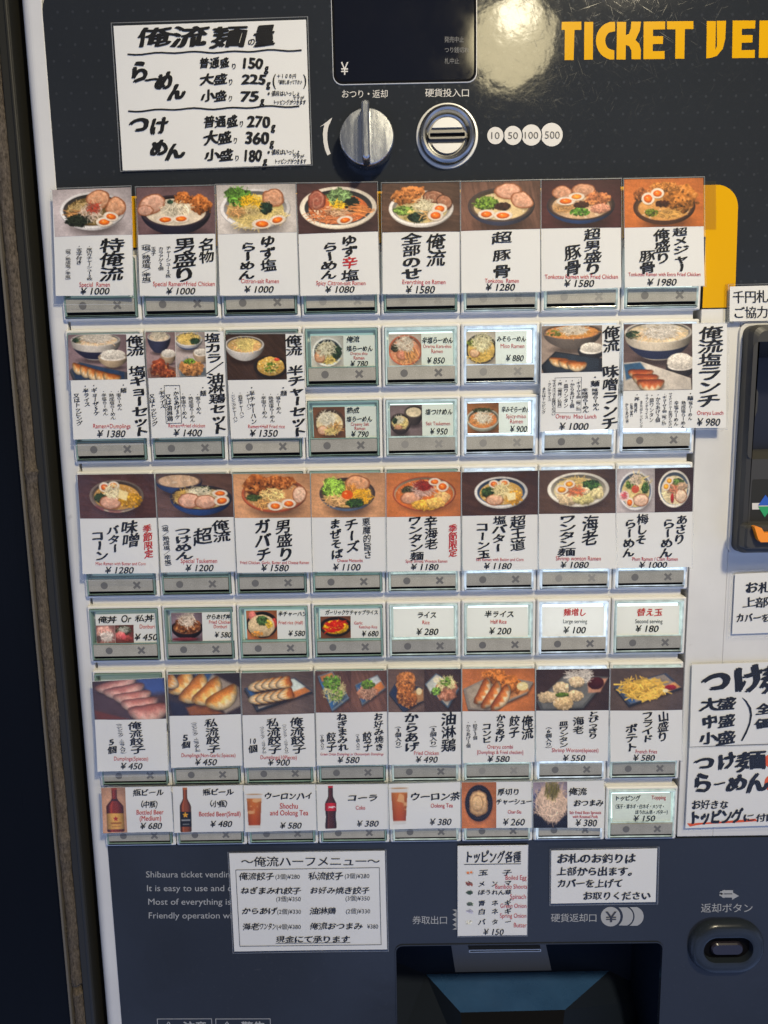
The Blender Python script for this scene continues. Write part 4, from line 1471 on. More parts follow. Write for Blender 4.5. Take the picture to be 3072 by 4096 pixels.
C1(3, [(847, 72), (1223, 66), (1240, 592), (866, 597)], 1000, 'menu card reading Citron-salt Ramen, white bowl with yellow citron heap, 1000 yen',
   [lambda: Pic(3, [(847, 72), (1223, 66), (1232, 296), (856, 306)], (206, 202, 200), .01).bowl(1033, 182, 166, 92, 34, (230, 230, 232), (216, 216, 220), (214, 196, 120), (190, 190, 192))
    .noodles(1010, 230, 80, 44, 120, (222, 200, 128)).greens(955, 125, 60, 46, (84, 128, 48), 80).bamboo(945, 200, 50, 30, 34, (198, 150, 96)).pork(1120, 135, 54, 43, (190, 140, 110)).greens(1082, 182, 32, 28, (24, 44, 34))
    .strands(1012, 152, 50, 32, 110, (238, 186, 36), .6, 1.2, .8).leek(1020, 190, 40, 26, 40, (236, 214, 150)).noodles(1145, 225, 40, 34, 50, (226, 206, 140)).egg(1062, 257, 48, 23).egg(1136, 240, 40, 22, -10)],
   [('V', 1092, 1097, 310, 482, 78, 'ゆず塩'), ('V', 1002, 990, 343, 520, 80, 'らーめん'), ('E', 966, 1145, 527, 'Cittron-salt Ramen'), ('P', 982, 1120, 567, 36, '￥1000')])
C1(3, [(1229, 66), (1608, 60), (1622, 590), (1247, 597)], 1080, 'menu card reading Spicy Citron-salt Ramen, bowl of orange broth, one red character, 1080 yen',
   [lambda: Pic(3, [(1229, 66), (1608, 60), (1615, 292), (1238, 305)], (74, 52, 52), .10).bowl(1426, 178, 182, 98, 28, (238, 230, 214), (222, 210, 190), (198, 104, 54), (70, 72, 76), .12)
    .pork(1325, 145, 42, 50, (150, 86, 70), 0, (104, 46, 34)).strands(1400, 215, 120, 36, 110, (226, 140, 90), .5, 1.2, .6).greens(1430, 130, 58, 42, (110, 140, 90), 70).greens(1490, 165, 40, 34, (22, 34, 28)).bamboo(1530, 192, 58, 24, 34, (206, 128, 70), 12)
    .strands(1422, 168, 36, 24, 60, (240, 190, 40), .6, 1.2).leek(1420, 200, 60, 20, 40, (240, 200, 160)).egg(1455, 240, 38, 20, -8).grains(1320, 215, 46, 26, 40, (240, 210, 180), 3)],
   [('V', 1475, 1482, 310, 412, 75, 'ゆず'), ('RV', 1480, 1480, 412, 468, 75, '辛'), ('V', 1482, 1482, 472, 528, 86, '塩'), ('V', 1390, 1380, 343, 520, 78, 'らーめん'), ('E', 1322, 1555, 537, 'Spicy Cittron-salt Ramen'), ('P', 1365, 1503, 568, 36, '￥1080')])
C1(4, [(30, 58), (358, 52), (358, 522), (32, 525)], 1580, 'menu card reading Everything on Ramen, white bowl on wood, 1580 yen',
   [lambda: Pic(4, [(30, 58), (358, 52), (358, 261), (31, 264)], (92, 70, 58), .12).bowl(195, 162, 136, 74, 30, (236, 234, 230), (218, 216, 212), (206, 188, 130), (180, 176, 168))
    .chicken(150, 108, 72, 38, -10, (196, 124, 66)).pork(245, 115, 44, 28, (140, 96, 74), 0, (70, 40, 28)).pork(291, 137, 36, 30, (150, 104, 80), 30, (70, 40, 28)).greens(122, 172, 42, 20, (110, 140, 64)).grains(150, 192, 30, 20, 30, (226, 206, 120), 6)
    .leek(205, 152, 44, 32, 90, (240, 234, 200)).greens(176, 202, 36, 22, (28, 46, 36)).bamboo(218, 190, 30, 24, 18, (210, 170, 110)).egg(272, 165, 32, 21).egg(255, 193, 34, 23)],
   [('V', 255, 258, 268, 408, 84, '俺流'), ('V', 153, 156, 268, 462, 86, '全部のせ'), ('E', 116, 297, 473, 'Everything on Ramen'), ('P', 130, 252, 506, 36, '￥1580')])
C1(4, [(362, 52), (697, 45), (697, 515), (364, 520)], 1280, 'menu card reading Tonkotsu Ramen with a heap of chopped green onion, 1280 yen',
   [lambda: Pic(4, [(362, 52), (697, 45), (697, 249), (363, 258)], (112, 82, 70), .14, 1.4).bowl(533, 148, 140, 72, 46, (70, 60, 58), (54, 60, 86), (216, 194, 146), (120, 100, 84), .09, .5)
    .pork(560, 90, 58, 34, (210, 160, 136)).pork(620, 130, 50, 36, (208, 158, 132), 20).greens(470, 142, 50, 26, (70, 104, 34), 20).grains(470, 140, 52, 28, 150, (120, 156, 58), 4, .25).blob(540, 155, 34, 18, (52, 30, 26), .3, .9)
    .egg(470, 186, 36, 20).egg(540, 193, 40, 20)],
   [('V', 535, 535, 262, 310, 84, '超'), ('V', 535, 535, 335, 385, 82, '豚'), ('V', 535, 535, 398, 456, 80, '骨'), ('E', 463, 606, 468, 'Tonkotsu  Ramen'), ('P', 467, 590, 496, 34, '￥1280')])
C1(4, [(702, 45), (1036, 40), (1038, 497), (702, 512)], 1580, 'menu card reading Tonkotsu Ramen with Fried Chicken, blue bowl on maroon, 1580 yen',
   [lambda: Pic(4, [(702, 45), (1036, 40), (1037, 244), (702, 248)], (74, 42, 44), .08).bowl(868, 148, 142, 66, 40, (56, 44, 44), (34, 60, 110), (208, 174, 136), (110, 88, 78), .08, .55)
    .pork(790, 95, 42, 30, (190, 140, 112)).pork(880, 86, 52, 28, (186, 138, 110)).chicken(940, 125, 50, 32, 0, (182, 112, 72)).blob(950, 165, 42, 20, (212, 150, 124), .25, .5).noodles(800, 160, 46, 20, 40, (196, 150, 96)).blob(870, 148, 32, 15, (60, 34, 24), .35, .9)
    .grains(862, 179, 42, 16, 120, (86, 138, 48), 4, .3).egg(805, 131, 40, 18).egg(850, 113, 34, 17, 0, (230, 130, 40))],
   [('V', 915, 920, 248, 442, 74, '超男盛り'), ('V', 833, 833, 316, 446, 74, '豚骨'), ('E', 716, 1023, 451, 'Tonkotsu Ramen with Fried Chicken'), ('P', 798, 923, 480, 34, '￥1580')])
C1(4, [(1052, 40), (1386, 33), (1388, 490), (1054, 497)], 1980, 'menu card reading Tonkotsu Ramen with Extra Fried Chicken, orange background, 1980 yen',
   [lambda: Pic(4, [(1052, 40), (1386, 33), (1387, 238), (1053, 244)], (204, 116, 56), .05).bowl(1220, 155, 130, 66, 36, (64, 42, 34), (74, 48, 36), (206, 150, 84), (110, 76, 52), .08, .5)
    .chicken(1285, 120, 74, 58, 10, (184, 116, 48)).chicken(1225, 72, 62, 22, 0, (196, 126, 56)).chicken(1128, 102, 34, 28, 0, (156, 92, 48)).noodles(1230, 186, 60, 22, 50, (206, 158, 84)).blob(1212, 143, 30, 15, (60, 30, 20), .35, .8)
    .grains(1165, 180, 28, 14, 70, (90, 110, 36), 4, .3).egg(1152, 120, 28, 26).egg(1192, 98, 28, 22)],
   [('V', 1286, 1292, 243, 432, 66, '超メジャー'), ('V', 1208, 1213, 250, 397, 68, '俺盛り'), ('V', 1149, 1149, 338, 436, 66, '豚骨'), ('E', 1068, 1371, 441, 'Tonkotsu Ramen with Extra Fried Chicken'), ('P', 1147, 1270, 475, 34, '￥1980')])

# ---- second row: tall set-menu cards
C1(5, [(85, 82), (440, 76), (475, 570), (115, 578)], 1380, 'tall menu card reading Ramen plus Dumplings with gyoza and rice, 1380 yen',
   [lambda: Pic(5, [(85, 82), (362, 80), (370, 293), (91, 298)], (132, 112, 118), .03).bowl(220, 106, 117, 30, 84, (226, 222, 214), (206, 202, 196), (222, 206, 176), (150, 150, 156), .06, .42, (36, 38, 66))
    .greens(135, 108, 26, 14, (40, 60, 40), 30).noodles(230, 108, 80, 18, 60, (226, 190, 150)).leek(222, 94, 68, 26, 130, (246, 240, 226)).bowl(300, 188, 68, 20, 42, (186, 166, 140), (190, 170, 142), (240, 236, 228), None, .06, .45).rice(300, 176, 58, 22)
    .plate([(92, 248), (140, 210), (368, 262), (366, 296), (110, 294)], (40, 62, 96), (70, 74, 84), 6).gyoza(140, 240, 38, 26, 18).gyoza(175, 254, 38, 27, 20).gyoza(210, 266, 40, 28, 20).gyoza(248, 277, 42, 28, 18).gyoza(292, 287, 44, 26, 12)],
   [('V', 402, 440, 85, 564, 82, '俺流　塩ギョーセット'), ('V', 350, 352, 308, 358, 32, '・麺', 'fine'), ('V', 327, 336, 342, 440, 24, '・塩らーめん', 'tiny'), ('V', 293, 304, 342, 484, 26, '・熟成塩らーめん', 'tiny'), ('V', 257, 268, 342, 464, 25, '・辛塩らーめん', 'tiny'),
    ('V', 209, 226, 312, 464, 30, '・ギョーザ5ケ', 'fine'), ('V', 169, 181, 315, 422, 30, '・半ライス', 'fine'), ('V', 126, 145, 360, 512, 30, '又はトッピング', 'fine'), ('E', 209, 386, 514, 'Ramen+Dumplings'), ('P', 228, 362, 551, 38, '￥1380')], film=(9, 5, 5, 30), bend=1.6)
C1(5, [(452, 70), (822, 66), (845, 562), (483, 572)], 1400, 'tall menu card reading Ramen plus Fried chicken with two small photos, 1400 yen',
   [lambda: Pic(5, [(452, 70), (592, 69), (600, 284), (462, 288)], (150, 128, 130), .03).bowl(520, 92, 54, 22, 66, (224, 220, 214), (52, 56, 84), (226, 206, 176), None, .08, .5).leek(520, 86, 36, 18, 60).bowl(562, 178, 36, 14, 36, (190, 170, 146), (176, 154, 128), (240, 236, 228), None, .08, .5).rice(562, 170, 32, 18)
    .plate([(462, 240), (505, 205), (598, 240), (598, 286), (470, 286)], (120, 80, 70), (150, 130, 120), 5).chicken(520, 238, 46, 40, 0, (150, 70, 44)).chicken(560, 268, 36, 22, 0, (160, 76, 46)),
    lambda: Pic(5, [(594, 69), (733, 68), (743, 280), (602, 284)], (172, 162, 162), .03).bowl(660, 102, 66, 34, 34, (214, 214, 212), (170, 174, 184), (206, 180, 110), None, .10, .5, (60, 76, 116)).noodles(660, 98, 48, 24, 70, (226, 196, 110)).greens(690, 112, 22, 14, (30, 50, 34)).bowl(716, 172, 36, 14, 36, (188, 168, 144), (178, 156, 130), (240, 236, 228), None, .08, .5).rice(716, 164, 32, 16)
    .plate([(604, 220), (650, 185), (742, 245), (742, 280), (615, 280)], (96, 108, 118), (150, 156, 160), 5).chicken(668, 238, 54, 40, 0, (190, 132, 78)).grains(660, 208, 26, 12, 60, (110, 150, 50), 4, .3)],
   [('V', 768, 808, 72, 552, 80, '塩カラ／油淋鶏セット'), ('V', 725, 728, 320, 372, 32, '・麺', 'fine'), ('V', 701, 708, 357, 457, 25, '・塩らーめん', 'tiny'), ('V', 666, 678, 357, 496, 25, '・熟成塩らーめん', 'tiny'), ('V', 631, 641, 354, 480, 25, '・辛塩らーめん', 'tiny'),
    ('L', [(543, 323), (617, 322), (626, 500), (553, 502)], 2.2, True), ('V', 596, 608, 326, 482, 28, '・からあげ3ケ', 'fine'), ('V', 560, 572, 363, 492, 30, '又は油淋鶏', 'fine'), ('V', 528, 537, 326, 430, 28, '・半ライス', 'fine'), ('V', 483, 499, 362, 514, 29, '又はトッピング', 'fine'),
    ('E', 563, 736, 512, 'Ramen+Fried chicken'), ('P', 587, 722, 547, 38, '￥1400')])
C1(5, [(832, 80), (1200, 76), (1216, 568), (858, 575)], 1350, 'tall menu card reading Ramen plus Half Fried rice on dark wood, 1350 yen',
   [lambda: Pic(5, [(832, 80), (1116, 78), (1124, 294), (842, 297)], (64, 46, 38), .16, .9).bowl(925, 128, 92, 40, 58, (222, 222, 220), (206, 206, 206), (196, 162, 100), (150, 140, 130), .07, .5).noodles(930, 140, 56, 20, 60, (230, 180, 120)).leek(930, 128, 42, 28, 110, (246, 226, 140))
    .bowl(1045, 232, 80, 50, 22, (34, 30, 30), (28, 24, 26), (200, 160, 80), (30, 26, 26), .10, .6).rice(1045, 232, 62, 44, (216, 174, 84), 260).grains(1048, 238, 34, 26, 60, (96, 130, 44), 4, .3).grains(1045, 232, 60, 42, 60, (236, 206, 130), 4).blob(1075, 200, 14, 7, (220, 80, 60), .2, .3)],
   [('V', 1153, 1184, 84, 564, 80, '俺流　半チャーセット'), ('V', 1105, 1110, 320, 372, 32, '・麺', 'fine'), ('V', 1081, 1086, 355, 456, 25, '・塩らーめん', 'tiny'), ('V', 1046, 1056, 355, 497, 25, '・熟成塩らーめん', 'tiny'), ('V', 1011, 1020, 355, 477, 25, '・辛塩らーめん', 'tiny'),
    ('V', 956, 968, 320, 506, 28, '・半チャーハン', 'fine'), ('V', 937, 946, 348, 437, 23, '・チャーハン', 'tiny'), ('V', 901, 911, 350, 477, 23, '・高菜チャーハン', 'tiny'), ('V', 866, 880, 350, 497, 23, '・ニンニクチャーハン', 'tiny'), ('E', 940, 1114, 516, 'Ramen+Half Fried rice'), ('P', 948, 1080, 549, 38, '￥1350')])
C1(6, [(703, 35), (1036, 28), (1020, 472), (697, 482)], 1000, 'tall menu card reading Miso Lunch with three dumplings on a dark plate, 1000 yen',
   [lambda: Pic(6, [(703, 37), (958, 33), (958, 228), (703, 235)], (150, 136, 126), .03).bowl(832, 60, 122, 32, 62, (120, 108, 100), (104, 96, 92), (206, 134, 74), (120, 100, 84), .05, .42).noodles(830, 64, 90, 20, 80, (222, 160, 84)).grains(760, 66, 30, 12, 26, (120, 130, 50), 4).leek(836, 52, 56, 20, 110, (246, 238, 220))
    .bowl(912, 138, 56, 20, 34, (44, 44, 50), (36, 36, 42), (238, 236, 230), None, .07, .5).rice(914, 128, 46, 20).plate([(700, 200), (760, 142), (958, 176), (958, 232), (716, 234)], (40, 50, 62), (30, 34, 42), 5).gyoza(775, 184, 42, 20, 6, (214, 166, 110)).gyoza(812, 194, 42, 20, 6, (214, 166, 110)).gyoza(850, 203, 44, 22, 4, (206, 150, 96))],
   [('V', 998, 988, 36, 474, 74, '俺流　味噌ランチ'), ('V', 926, 929, 238, 292, 42, '・麺'), ('V', 927, 932, 298, 392, 28, '味噌らーめん', 'fine'), ('V', 884, 888, 298, 402, 28, '辛味噌らーめん', 'fine'), ('L', [(759, 255), (870, 252), (868, 402), (760, 402)], 1.2, True),
    ('V', 858, 856, 258, 402, 20, '・ギョーザ3個（俺／私）', 'tiny'), ('V', 831, 830, 258, 382, 20, '・からあげ2個', 'tiny'), ('V', 805, 804, 258, 382, 20, '・皿ワンタン', 'tiny'), ('V', 780, 778, 258, 390, 20, '・丼（俺丼／私丼）', 'tiny'), ('V', 755, 752, 262, 414, 18, 'サイドメニューお選びください', 'tiny'),
    ('V', 736, 735, 262, 354, 17, '・ランチライス', 'tiny'), ('V', 713, 711, 294, 408, 17, 'またはトッピング', 'tiny'), ('E', 762, 933, 417, 'Oreryu  Miso Lunch'), ('P', 777, 900, 460, 34, '￥1000')])
C1(6, [(1050, 28), (1485, 24), (1478, 465), (1045, 470)], 980, 'widest menu card, lunch set with ramen, rice and dumplings, 980 yen, overhanging the last button',
   [lambda: Pic(6, [(1050, 28), (1338, 26), (1336, 305), (1048, 310)], (92, 76, 74), .05).bowl(1195, 62, 142, 46, 96, (220, 216, 206), (214, 206, 190), (232, 214, 176), (170, 166, 160), .06, .5, (36, 46, 82))
    .greens(1090, 72, 30, 18, (40, 60, 40), 30).noodles(1195, 74, 96, 22, 60, (236, 204, 160)).leek(1205, 54, 76, 36, 160, (250, 246, 236)).bowl(1288, 205, 62, 22, 42, (60, 54, 52), (40, 36, 36), (238, 236, 230), None, .06, .5).rice(1288, 186, 56, 34)
    .plate([(1050, 190), (1120, 185), (1330, 258), (1334, 306), (1050, 306)], (206, 200, 190), (214, 208, 198), 6, [([(1050, 196), (1118, 188), (1150, 230), (1060, 262)], (52, 92, 130))]).gyoza(1120, 236, 54, 24, 2, (196, 110, 62), (160, 72, 36)).gyoza(1140, 258, 56, 26, 2, (196, 110, 62), (160, 72, 36)).gyoza(1162, 282, 58, 28, 0, (196, 110, 62), (160, 72, 36))],
   [('V', 1418, 1404, 36, 378, 108, '俺流塩ランチ'), ('E', 1356, 1467, 402, 'Oreryu Lunch'), ('P', 1356, 1453, 442, 36, '￥980'), ('V', 1328, 1327, 312, 350, 26, '・麺', 'fine'), ('V', 1329, 1326, 352, 434, 19, '塩らーめん', 'tiny'), ('V', 1299, 1297, 352, 470, 20, '熟成塩らーめん', 'tiny'),
    ('V', 1269, 1267, 352, 457, 20, '辛塩らーめん', 'tiny'), ('V', 1244, 1243, 317, 468, 17, 'サイドメニューお選びください', 'tiny'), ('V', 1220, 1216, 318, 462, 20, '・ギョーザ3個（俺／私）', 'tiny'), ('V', 1192, 1190, 318, 442, 21, '・からあげ2個', 'tiny'), ('V', 1166, 1163, 318, 442, 20, '・皿ワンタン', 'tiny'),
    ('V', 1146, 1143, 320, 428, 15, '＋ランチライス', 'tiny'), ('V', 1122, 1120, 350, 468, 14, 'またはトッピング', 'tiny'), ('V', 1104, 1103, 318, 352, 24, '・丼', 'fine'), ('V', 1098, 1098, 360, 402, 15, '俺丼', 'tiny'), ('V', 1081, 1080, 360, 420, 14, '私丼', 'tiny'), ('V', 1060, 1062, 360, 446, 14, 'からあげ丼', 'tiny')], film=(4, 4, 8, 8), bend=1.6)


# ---- slips inside the button windows
def slip(zone, quad, label, pics, T):
    card('menu_slip', zone, quad, label, pics, T, y0=-.0001, bend=0.0, cat='menu slip', group=GS, paper='paper_slip', film_on=False)


slip(5, [(1235, 87), (1545, 83), (1545, 237), (1240, 240)], 'menu slip showing white bowl of salt ramen seen from above, 780 yen',
     [lambda: Pic(5, [(1235, 89), (1390, 87), (1392, 238), (1240, 240)], (196, 194, 190), .02).bowl(1316, 163, 72, 68, 8, (232, 234, 236), (200, 204, 210), (112, 96, 56), (60, 76, 90), .12).noodles(1320, 190, 46, 30, 60, (222, 194, 110)).pork(1278, 185, 26, 30).greens(1358, 165, 24, 30, (30, 46, 30)).leek(1312, 150, 46, 36, 90)],
     [('H', 1406, 1467, 103, 29, '俺流', 'pen'), ('H', 1406, 1530, 147, 27, '塩らーめん', 'pen'), ('E', 1423, 1505, 170, 'Oreryu shio'), ('E', 1440, 1490, 191, 'Ramen'), ('P', 1424, 1507, 220, 31, '￥780')])
slip(5, [(1245, 425), (1548, 420), (1550, 568), (1252, 572)], 'menu slip reading Creamy Salt Ramen, brown bowl of cream broth, 790 yen',
     [lambda: Pic(5, [(1245, 425), (1397, 423), (1402, 570), (1252, 572)], (128, 82, 60), .08).bowl(1325, 498, 74, 66, 10, (92, 66, 54), (70, 50, 44), (226, 204, 164), (120, 90, 72), .08).bamboo(1345, 520, 36, 24, 24, (204, 150, 84)).pork(1292, 535, 26, 22, (206, 160, 136)).noodles(1330, 540, 34, 16, 30).leek(1315, 478, 40, 34, 90, (250, 240, 224))],
     [('H', 1406, 1467, 440, 30, '熟成', 'pen'), ('H', 1406, 1527, 481, 27, '塩らーめん', 'pen'), ('E', 1426, 1512, 505, 'Creamy Salt'), ('E', 1444, 1494, 525, 'Ramen'), ('P', 1428, 1510, 553, 31, '￥790')])
slip(6, [(57, 70), (328, 64), (330, 206), (60, 209)], 'menu slip with red-rimmed bowl of spicy salt ramen, 850 yen',
     [lambda: Pic(6, [(57, 71), (195, 68), (197, 207), (60, 209)], (198, 186, 178), .02).bowl(128, 138, 70, 64, 6, (196, 96, 66), (170, 80, 56), (218, 142, 106), (214, 150, 120), .07).noodles(130, 175, 46, 24, 40, (226, 160, 110)).pork(112, 158, 24, 22, (190, 120, 96)).bamboo(150, 150, 30, 30, 26, (214, 150, 90), 70).greens(86, 128, 16, 16, (60, 60, 40), 20).leek(128, 110, 36, 30, 100, (250, 236, 220))],
     [('H', 199, 330, 96, 26, '辛塩らーめん', 'pen'), ('E', 203, 322, 121, 'Oreryu Kara-shio'), ('E', 238, 286, 142, 'Ramen'), ('P', 220, 294, 182, 30, '￥850')])
slip(6, [(62, 370), (330, 365), (330, 497), (66, 501)], 'menu slip reading Salt Tsukemen with two dark bowls, 950 yen',
     [lambda: Pic(6, [(62, 370), (198, 368), (200, 499), (66, 501)], (128, 110, 114), .03).bowl(164, 398, 40, 26, 44, (92, 80, 76), (66, 56, 54), (226, 206, 176), None, .10).bowl(106, 440, 44, 36, 34, (84, 70, 66), (56, 46, 46), (206, 180, 130), None, .10).noodles(110, 448, 32, 22, 40).leek(100, 430, 22, 16, 40).pork(98, 462, 16, 10).greens(84, 436, 10, 12, (40, 56, 36), 16)],
     [('H', 212, 328, 398, 26, '塩つけめん', 'pen'), ('E', 215, 317, 447, 'Salt Tsukemen'), ('P', 233, 306, 481, 30, '￥950')])
slip(6, [(385, 60), (642, 55), (642, 197), (387, 200)], 'menu slip reading Miso Ramen with bean sprouts in a dark bowl, 880 yen',
     [lambda: Pic(6, [(385, 61), (508, 58), (509, 198), (387, 200)], (206, 196, 186), .02).bowl(448, 132, 66, 62, 8, (60, 56, 52), (50, 46, 44), (214, 176, 96), (70, 60, 52), .07).noodles(440, 165, 44, 22, 60, (226, 186, 96)).pork(420, 150, 22, 18, (214, 170, 136)).greens(412, 105, 24, 14, (110, 120, 50), 30).leek(452, 104, 40, 36, 130, (246, 236, 196))],
     [('H', 514, 637, 90, 24, 'みそらーめん', 'pen'), ('E', 530, 630, 120, 'Miso Ramen'), ('P', 553, 627, 172, 30, '￥880')])
slip(6, [(388, 362), (648, 356), (648, 487), (390, 490)], 'menu slip reading Spicy-miso Ramen on an orange-brown table, 900 yen',
     [lambda: Pic(6, [(388, 362), (522, 359), (523, 488), (390, 490)], (160, 104, 66), .08).bowl(456, 428, 70, 44, 26, (196, 194, 186), (150, 150, 140), (216, 128, 72), (150, 140, 124), .09).noodles(450, 440, 44, 18, 40, (226, 160, 100)).greens(452, 392, 40, 10, (60, 66, 44), 26).leek(460, 420, 34, 24, 100, (250, 238, 222))],
     [('H', 534, 655, 388, 25, '辛みそらーめん', 'pen'), ('E', 553, 637, 416, 'Spicy-miso'), ('E', 570, 624, 438, 'Ramen'), ('P', 570, 642, 471, 30, '￥900')])

# ---- third row
LIGHTWOOD = (214, 160, 116)
C1(7, [(73, 60), (450, 56), (480, 540), (103, 546)], 1280, 'menu card reading Miso Ramen with Butter and Corn, red season note, 1280 yen',
   [lambda: Pic(7, [(73, 60), (450, 56), (464, 271), (88, 275)], (80, 52, 50), .10).bowl(268, 162, 132, 76, 26, (116, 104, 96), (206, 190, 172), (196, 148, 74), (120, 100, 84), .08, .6).poly([(160, 205), (205, 225), (200, 238), (165, 220)], (120, 40, 44), 4, .7).poly([(225, 232), (290, 236), (280, 246), (232, 244)], (120, 40, 44), 4, .6)
    .greens(190, 172, 32, 22, (40, 56, 30)).egg(210, 120, 26, 24, 0, (216, 84, 26), .62).egg(256, 112, 28, 20, 0, (226, 120, 40), .6).pork(238, 196, 54, 34, (196, 150, 128)).grains(335, 186, 56, 34, 150, (226, 166, 38), 6, .2).leek(248, 140, 36, 32, 100, (250, 240, 200)).poly([(285, 132), (327, 146), (316, 188), (274, 172)], (238, 220, 160), 1.4)],
   [('RV', 418, 431, 303, 466, 46, '季節限定'), ('V', 330, 347, 283, 412, 84, '味噌'), ('V', 250, 266, 308, 442, 60, 'バター'), ('V', 172, 203, 333, 480, 70, 'コーン'), ('E', 168, 414, 494, 'Miso Ramen with Butter and Corn'), ('P', 215, 355, 527, 37, '￥1280')], film=(9, 5, 5, 32), bend=1.8)
C1(7, [(458, 56), (832, 54), (853, 536), (485, 540)], 1200, 'menu card reading Special Tsukemen with two blue bowls, 1200 yen',
   [lambda: Pic(7, [(458, 56), (832, 54), (843, 268), (470, 271)], (96, 70, 60), .10).bowl(575, 88, 114, 36, 50, (92, 72, 64), (38, 62, 110), (204, 172, 140), (140, 110, 94), .07, .5).bowl(680, 172, 150, 60, 54, (44, 38, 40), (32, 64, 128), (196, 166, 110), (84, 70, 62), .07, .55)
    .noodles(590, 165, 50, 30, 60, (216, 176, 84)).greens(690, 132, 44, 14, (40, 56, 34), 40).leek(672, 146, 54, 28, 100, (246, 238, 206)).leek(760, 160, 36, 20, 40, (240, 226, 180)).pork(622, 188, 56, 38, (206, 160, 138)).pork(703, 194, 54, 32, (204, 158, 136)).egg(775, 152, 38, 18).egg(782, 188, 38, 23, -8)],
   [('V', 776, 786, 280, 390, 88, '俺流'), ('V', 690, 690, 318, 404, 98, '超'), ('V', 590, 602, 316, 476, 86, 'つけめん'), ('V', 504, 522, 292, 522, 34, '（塩／熟成塩／辛塩）', 'fine'), ('E', 583, 761, 482, 'Special Tsukemen'), ('P', 606, 743, 518, 37, '￥1200')])
C1(7, [(838, 57), (1215, 54), (1228, 538), (860, 541)], 1580, 'menu card reading Fried Chicken, Garlic, Butter and Cheese Ramen, 1580 yen',
   [lambda: Pic(7, [(838, 57), (1215, 54), (1221, 270), (848, 272)], LIGHTWOOD, .06).bowl(1040, 155, 158, 82, 34, (176, 86, 54), (166, 78, 50), (206, 150, 96), (190, 110, 74), .06, .45)
    .chicken(960, 112, 62, 52, -20, (166, 92, 40)).chicken(1065, 98, 76, 36, 0, (176, 98, 44)).pork(1165, 158, 36, 42, (216, 180, 156), 20).greens(940, 172, 38, 16, (50, 66, 34)).strands(1030, 158, 60, 30, 140, (240, 214, 140), .35, 1.2).bamboo(990, 200, 40, 26, 22, (206, 156, 90)).egg(1045, 213, 38, 23).egg(1111, 202, 36, 22)],
   [('V', 1083, 1102, 278, 482, 80, '男盛り'), ('V', 982, 992, 278, 484, 76, 'ガバチ'), ('E', 876, 1212, 490, 'Fried Chicken, Garlic, Butter and Cheese Ramen'), ('P', 979, 1113, 517, 37, '￥1580')])
C1(7, [(1221, 54), (1588, 50), (1592, 535), (1229, 537)], 1100, 'menu card reading Cheese Mazesoba with green shreds and egg yolk, 1100 yen',
   [lambda: Pic(7, [(1221, 54), (1588, 50), (1590, 267), (1225, 270)], LIGHTWOOD, .06).bowl(1400, 150, 136, 76, 38, (66, 54, 50), (84, 104, 136), (200, 160, 90), (110, 90, 74), .07, .55)
    .greens(1335, 125, 56, 50, (130, 170, 66), 110).pork(1450, 102, 60, 42, (206, 150, 110), 0, (140, 84, 50)).bamboo(1340, 188, 52, 28, 40, (226, 176, 120)).strands(1425, 140, 34, 30, 50, (226, 150, 60), .6).strands(1472, 170, 52, 36, 130, (240, 176, 30), .4, 1.3).greens(1436, 198, 40, 22, (40, 66, 26)).ellipse(1400, 158, 28, 22, (216, 84, 16)).ellipse(1392, 151, 9, 6, (250, 190, 120), 0, .8, .6)],
   [('V', 1492, 1502, 270, 472, 42, '悪魔的旨さ', 'fine'), ('V', 1418, 1428, 276, 440, 68, 'チーズ'), ('V', 1338, 1352, 276, 472, 58, 'まぜそば'), ('E', 1351, 1477, 480, 'Cheese Mazesoba'), ('P', 1330, 1465, 514, 37, '￥1100')])
C1(8, [(46, 45), (361, 39), (361, 457), (50, 460)], 1180, 'menu card reading Spicy Shrimp Wonton Ramen, patterned red bowl on orange, 1180 yen',
   [lambda: Pic(8, [(46, 45), (361, 39), (361, 226), (48, 230)], (206, 122, 66), .04).bowl(208, 130, 132, 70, 14, (164, 74, 44), (150, 66, 40), (208, 108, 44), (232, 212, 176), .04, .7).ellipse(208, 132, 106, 54, (210, 112, 46)).grains(208, 134, 100, 48, 70, (236, 150, 70), 4)
    .greens(140, 115, 30, 16, (50, 50, 30)).pork(152, 148, 46, 26, (204, 150, 120)).blob(215, 178, 62, 22, (234, 180, 66), .3, .6).blob(282, 148, 34, 26, (232, 186, 120), .3, .5).blob(255, 170, 40, 22, (236, 190, 100), .3, .5).leek(205, 112, 50, 30, 90, (226, 190, 180)).strands(205, 95, 36, 22, 90, (130, 34, 28), .6, 1.1).egg(252, 82, 26, 16).egg(285, 102, 26, 22)],
   [('RV', 328, 329, 260, 397, 37, '季節限定'), ('V', 234, 239, 226, 366, 56, '辛海老'), ('V', 166, 178, 226, 412, 60, 'ワンタン麺'), ('E', 129, 305, 415, 'Spicy Shrimp Wonton Ramen'), ('P', 152, 268, 440, 30, '￥1180')])
